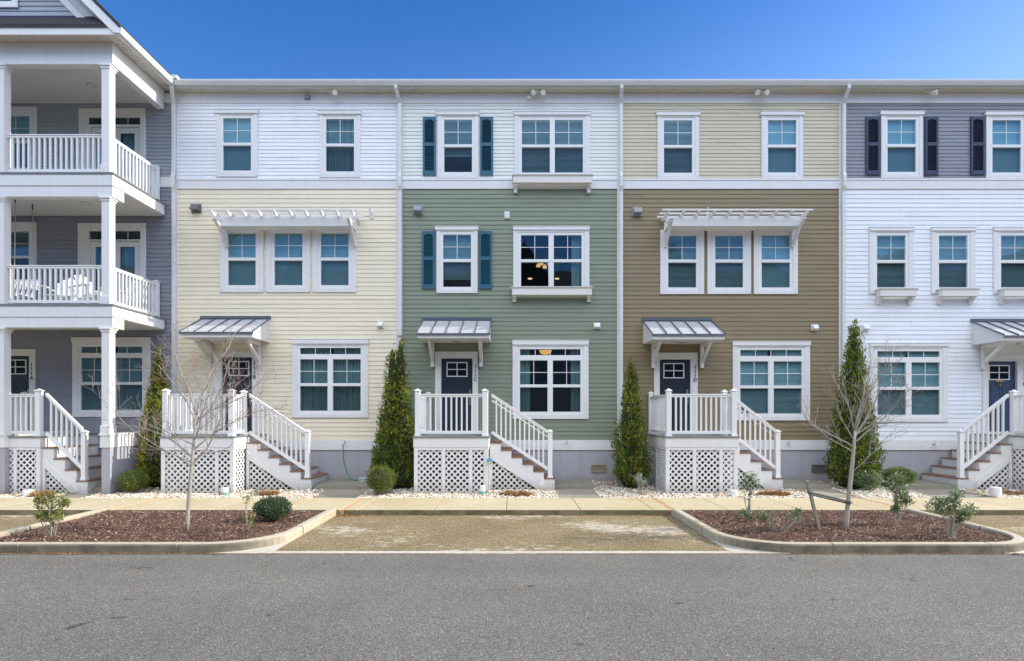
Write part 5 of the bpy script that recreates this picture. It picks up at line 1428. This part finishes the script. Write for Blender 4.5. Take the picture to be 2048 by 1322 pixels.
# round yard sign on a stake
ysx = X(979, 13.86); ys_ = thing("yard_sign", "round blue and green yard sign by the sage house's porch corner", "sign", (ysx, 13.86, .1))
m = MB().tube([(ysx, 13.875, .1), (ysx, 13.875, 1.0)], .010, 6); build("stake", m, PLASTIC, ys_)
m = MB(); n = 20; m.prism([(ysx+.088*math.cos(2*PI*i/n), .95+.092*math.sin(2*PI*i/n)) for i in range(n)], "y", 13.856, 13.866); build("sign_panel", m, PLASTIC, ys_)
SIGNP.node_tree.nodes  # printed face of the panel
m = MB(); m.prism([(ysx+.080*math.cos(2*PI*i/n), .95+.084*math.sin(2*PI*i/n)) for i in range(n)], "y", 13.853, 13.8558); sp = build("sign_face", m, SIGNP, ys_)
for nd in SIGNP.node_tree.nodes:
    if nd.type == "MAP_RANGE": nd.inputs["From Min"].default_value = .95-.1-.085; nd.inputs["From Max"].default_value = .95-.1+.085
# tag on a wire by the stair foot
gx_ = X(1083, 14.3); st_ = thing("garden_marker", "white garden marker leaning by the sage house's stair foot", "marker", (gx_, 14.3, .12))
m = MB().tube([(gx_-.03, 14.3, .12), (gx_, 14.3, .30)], .006, 6); build("stake", m, PLASTIC, st_)
m = MB().bar((gx_, 14.3, .28), (gx_+.03, 14.3, .46), .075, .02, (0, 1, 0)); build("marker_plate", m, PLASTIC, st_, bevel=.004)

# garden hose from the cream house's tap, and a pot beside it
hx = X(690); hz_ = Z(884)
m = MB(); pts = [(hx, WALL-.17, hz_-.05), (hx+.005, WALL-.19, hz_-.25), (hx+.04, WALL-.20, hz_-.6), (hx+.10, WALL-.21, .55), (hx+.17, WALL-.24, .38), (hx+.30, WALL-.30, .285), (hx+.5, WALL-.36, .268), (hx+.75, WALL-.42, .265), (hx+.95, WALL-.55, .22), (hx+1.1, WALL-.8, .19)]
def smooth_path(p, k=6):
    P = [Vector(q) for q in p]; out = []
    for i in range(len(P)-1):
        p0, p1, p2, p3 = P[max(i-1, 0)], P[i], P[i+1], P[min(i+2, len(P)-1)]
        for j in range(k):
            t = j/k; out.append(.5*((2*p1)+(p2-p0)*t+(2*p0-5*p1+4*p2-p3)*t*t+(3*p1-p0-3*p2+p3)*t**3))
    return out+[P[-1]]
m.tube(smooth_path(pts), .0155, 8); o = build("garden_hose", m, HOSE, base=(hx, WALL-.2, .26), smooth=True); tag(o, "green hose hanging from the cream house's tap", "hose")
x = X(729, 15.3); m = MB().lathe((0, 0, 0), [(.09, 0), (.13, .05), (.155, .15), (.15, .17), (.17, .185), (.17, .22), (.15, .22), (.14, .17)], 22); o = build("flower_pot", m, GREYPOT if False else plain("pot_grey", (.52, .54, .57), .5, .08, 5), base=(0, 0, 0), smooth=False); o.location = (x, 15.3, .16); tag(o, "pale grey flower pot behind the tall rounded shrub", "pot")

# stake with tie straps
s0, s1 = Vector((X(1641, 9.5), 9.5, .06)), Vector((X(1614, 9.42), 9.42, Z(961, 9.42)))
m = MB().bar(s0, s1, .048, .048, (0, 1, 0)); o = build("tree_stake", m, STAKE, base=tuple(s0), bevel=.004, seg=1); tag(o, "weathered wooden stake leaning left of the silver sapling", "stake")
m = MB(); a = s0.lerp(s1, .78); b = T2(1697, 1003)
m.bar(a+Vector((0, -.03, .0)), b+Vector((0, -.055, 0)), .006, .028); m.bar(a+Vector((0, .03, -.035)), b+Vector((0, .055, -.035)), .006, .028)
m.tube([a+Vector((.035*math.cos(t), .035*math.sin(t), 0)) for t in [i*PI/6 for i in range(13)]], .016, 6)
m.tube([b+Vector((.055*math.cos(t), .055*math.sin(t), -.015)) for t in [i*PI/6 for i in range(13)]], .012, 6)
o = build("tie_strap", m, STRAP, base=tuple(a)); tag(o, "dark webbing strap tying the silver sapling to its stake", "strap")

# ================================================================= LIGHT, SKY, CAMERA
SKY_SAT, SKY_VAL, CLOUD_FILL = 1.40, 1.17, 30.0
EL, AZ = 30.0, 0.8          # sun: over the right-hand end of the street, a touch behind the house fronts
sd = Vector((math.cos(math.radians(EL))*math.cos(math.radians(AZ)), math.cos(math.radians(EL))*math.sin(math.radians(AZ)), math.sin(math.radians(EL))))
L = bpy.data.lights.new("sun", "SUN"); L.energy = 5.0; L.angle = math.radians(.5); L.color = (1, .93, .82)
lo = bpy.data.objects.new("sun", L); COL.objects.link(lo); lo.rotation_euler = (-sd).to_track_quat("-Z", "Y").to_euler(); lo.location = (20, 10, 20)
W = bpy.data.worlds.new("World"); scene.world = W; W.use_nodes = True; nt = W.node_tree
sky = nt.nodes.new("ShaderNodeTexSky"); sky.sky_type = "NISHITA"; sky.sun_disc = False; sky.sun_elevation = math.radians(EL); sky.sun_rotation = math.radians(90-AZ)
sky.altitude = 0; sky.air_density = 1.0; sky.dust_density = .6; sky.ozone_density = 1.5
bg = nt.nodes["Background"]; bg.inputs["Strength"].default_value = .15
hs = nt.nodes.new("ShaderNodeHueSaturation"); hs.inputs["Saturation"].default_value = SKY_SAT; hs.inputs["Value"].default_value = SKY_VAL; nt.links.new(sky.outputs[0], hs.inputs["Color"])
# broken bright cloud added behind the camera to light the shaded fronts
tc = nt.nodes.new("ShaderNodeTexCoord"); sp_ = nt.nodes.new("ShaderNodeSeparateXYZ"); nt.links.new(tc.outputs["Generated"], sp_.inputs[0])
mr = nt.nodes.new("ShaderNodeMapRange"); mr.interpolation_type = "SMOOTHSTEP"; mr.inputs["From Min"].default_value = -.05; mr.inputs["From Max"].default_value = -.55; nt.links.new(sp_.outputs["Y"], mr.inputs["Value"])
cn = noise(nt, 2.6, 5, .6, mapping(nt, tc.outputs["Generated"], (1, 1, 2.2)), .5)
cr_ = ramp(nt, [(.30, (.30, .36, .46, 1)), (.62, (1, 1, 1, 1))]); nt.links.new(cn, cr_.inputs[0])
mz = nt.nodes.new("ShaderNodeMapRange"); mz.interpolation_type = "SMOOTHSTEP"; mz.inputs["From Min"].default_value = .36; mz.inputs["From Max"].default_value = .64; nt.links.new(sp_.outputs["Z"], mz.inputs["Value"])
mu = mixc(nt, 1.0, mr.outputs[0], cr_.outputs[0], "MULTIPLY")
mu = mixc(nt, 1.0, mu, mz.outputs[0], "MULTIPLY")
skyc = mixc(nt, 1.0, hs.outputs[0], (1.08, 1.03, 1.26, 1), "MULTIPLY")
mu = mixc(nt, 1.0, mu, (CLOUD_FILL*1.01, CLOUD_FILL*.995, CLOUD_FILL*.915, 1), "MULTIPLY")
hz1 = nt.nodes.new("ShaderNodeMapRange"); hz1.interpolation_type = "SMOOTHSTEP"; hz1.inputs["From Min"].default_value = .64; hz1.inputs["From Max"].default_value = .36; nt.links.new(sp_.outputs["Z"], hz1.inputs["Value"])
hz2 = nt.nodes.new("ShaderNodeMapRange"); hz2.interpolation_type = "SMOOTHSTEP"; hz2.inputs["From Min"].default_value = -.75; hz2.inputs["From Max"].default_value = .7; hz2.inputs["To Min"].default_value = .08; nt.links.new(sp_.outputs["X"], hz2.inputs["Value"])
hzm = nt.nodes.new("ShaderNodeMath"); hzm.operation = "MULTIPLY"; nt.links.new(hz1.outputs[0], hzm.inputs[0]); nt.links.new(hz2.outputs[0], hzm.inputs[1])
skyc = mixc(nt, 1.0, skyc, mixc(nt, 1.0, hzm.outputs[0], (.95, 1.15, 1.35, 1), "MULTIPLY"), "ADD")
nt.links.new(mixc(nt, 1.0, skyc, mu, "ADD"), bg.inputs["Color"])
cam = bpy.data.cameras.new("camera"); cam.sensor_width = 36; cam.lens = FOC/2048*36; cam.shift_y = (UY-661)/2048; cam.clip_end = 2000; cam.clip_start = .05
co = bpy.data.objects.new("camera", cam); COL.objects.link(co); co.location = (0, 0, EYE); co.rotation_euler = (PI/2, 0, 0); scene.camera = co
scene.view_settings.view_transform = "Standard"; scene.view_settings.look = "None"; scene.view_settings.exposure = 0; scene.view_settings.gamma = 1
scene.cycles.max_bounces = 8; scene.cycles.transparent_max_bounces = 16; scene.cycles.use_denoising = True
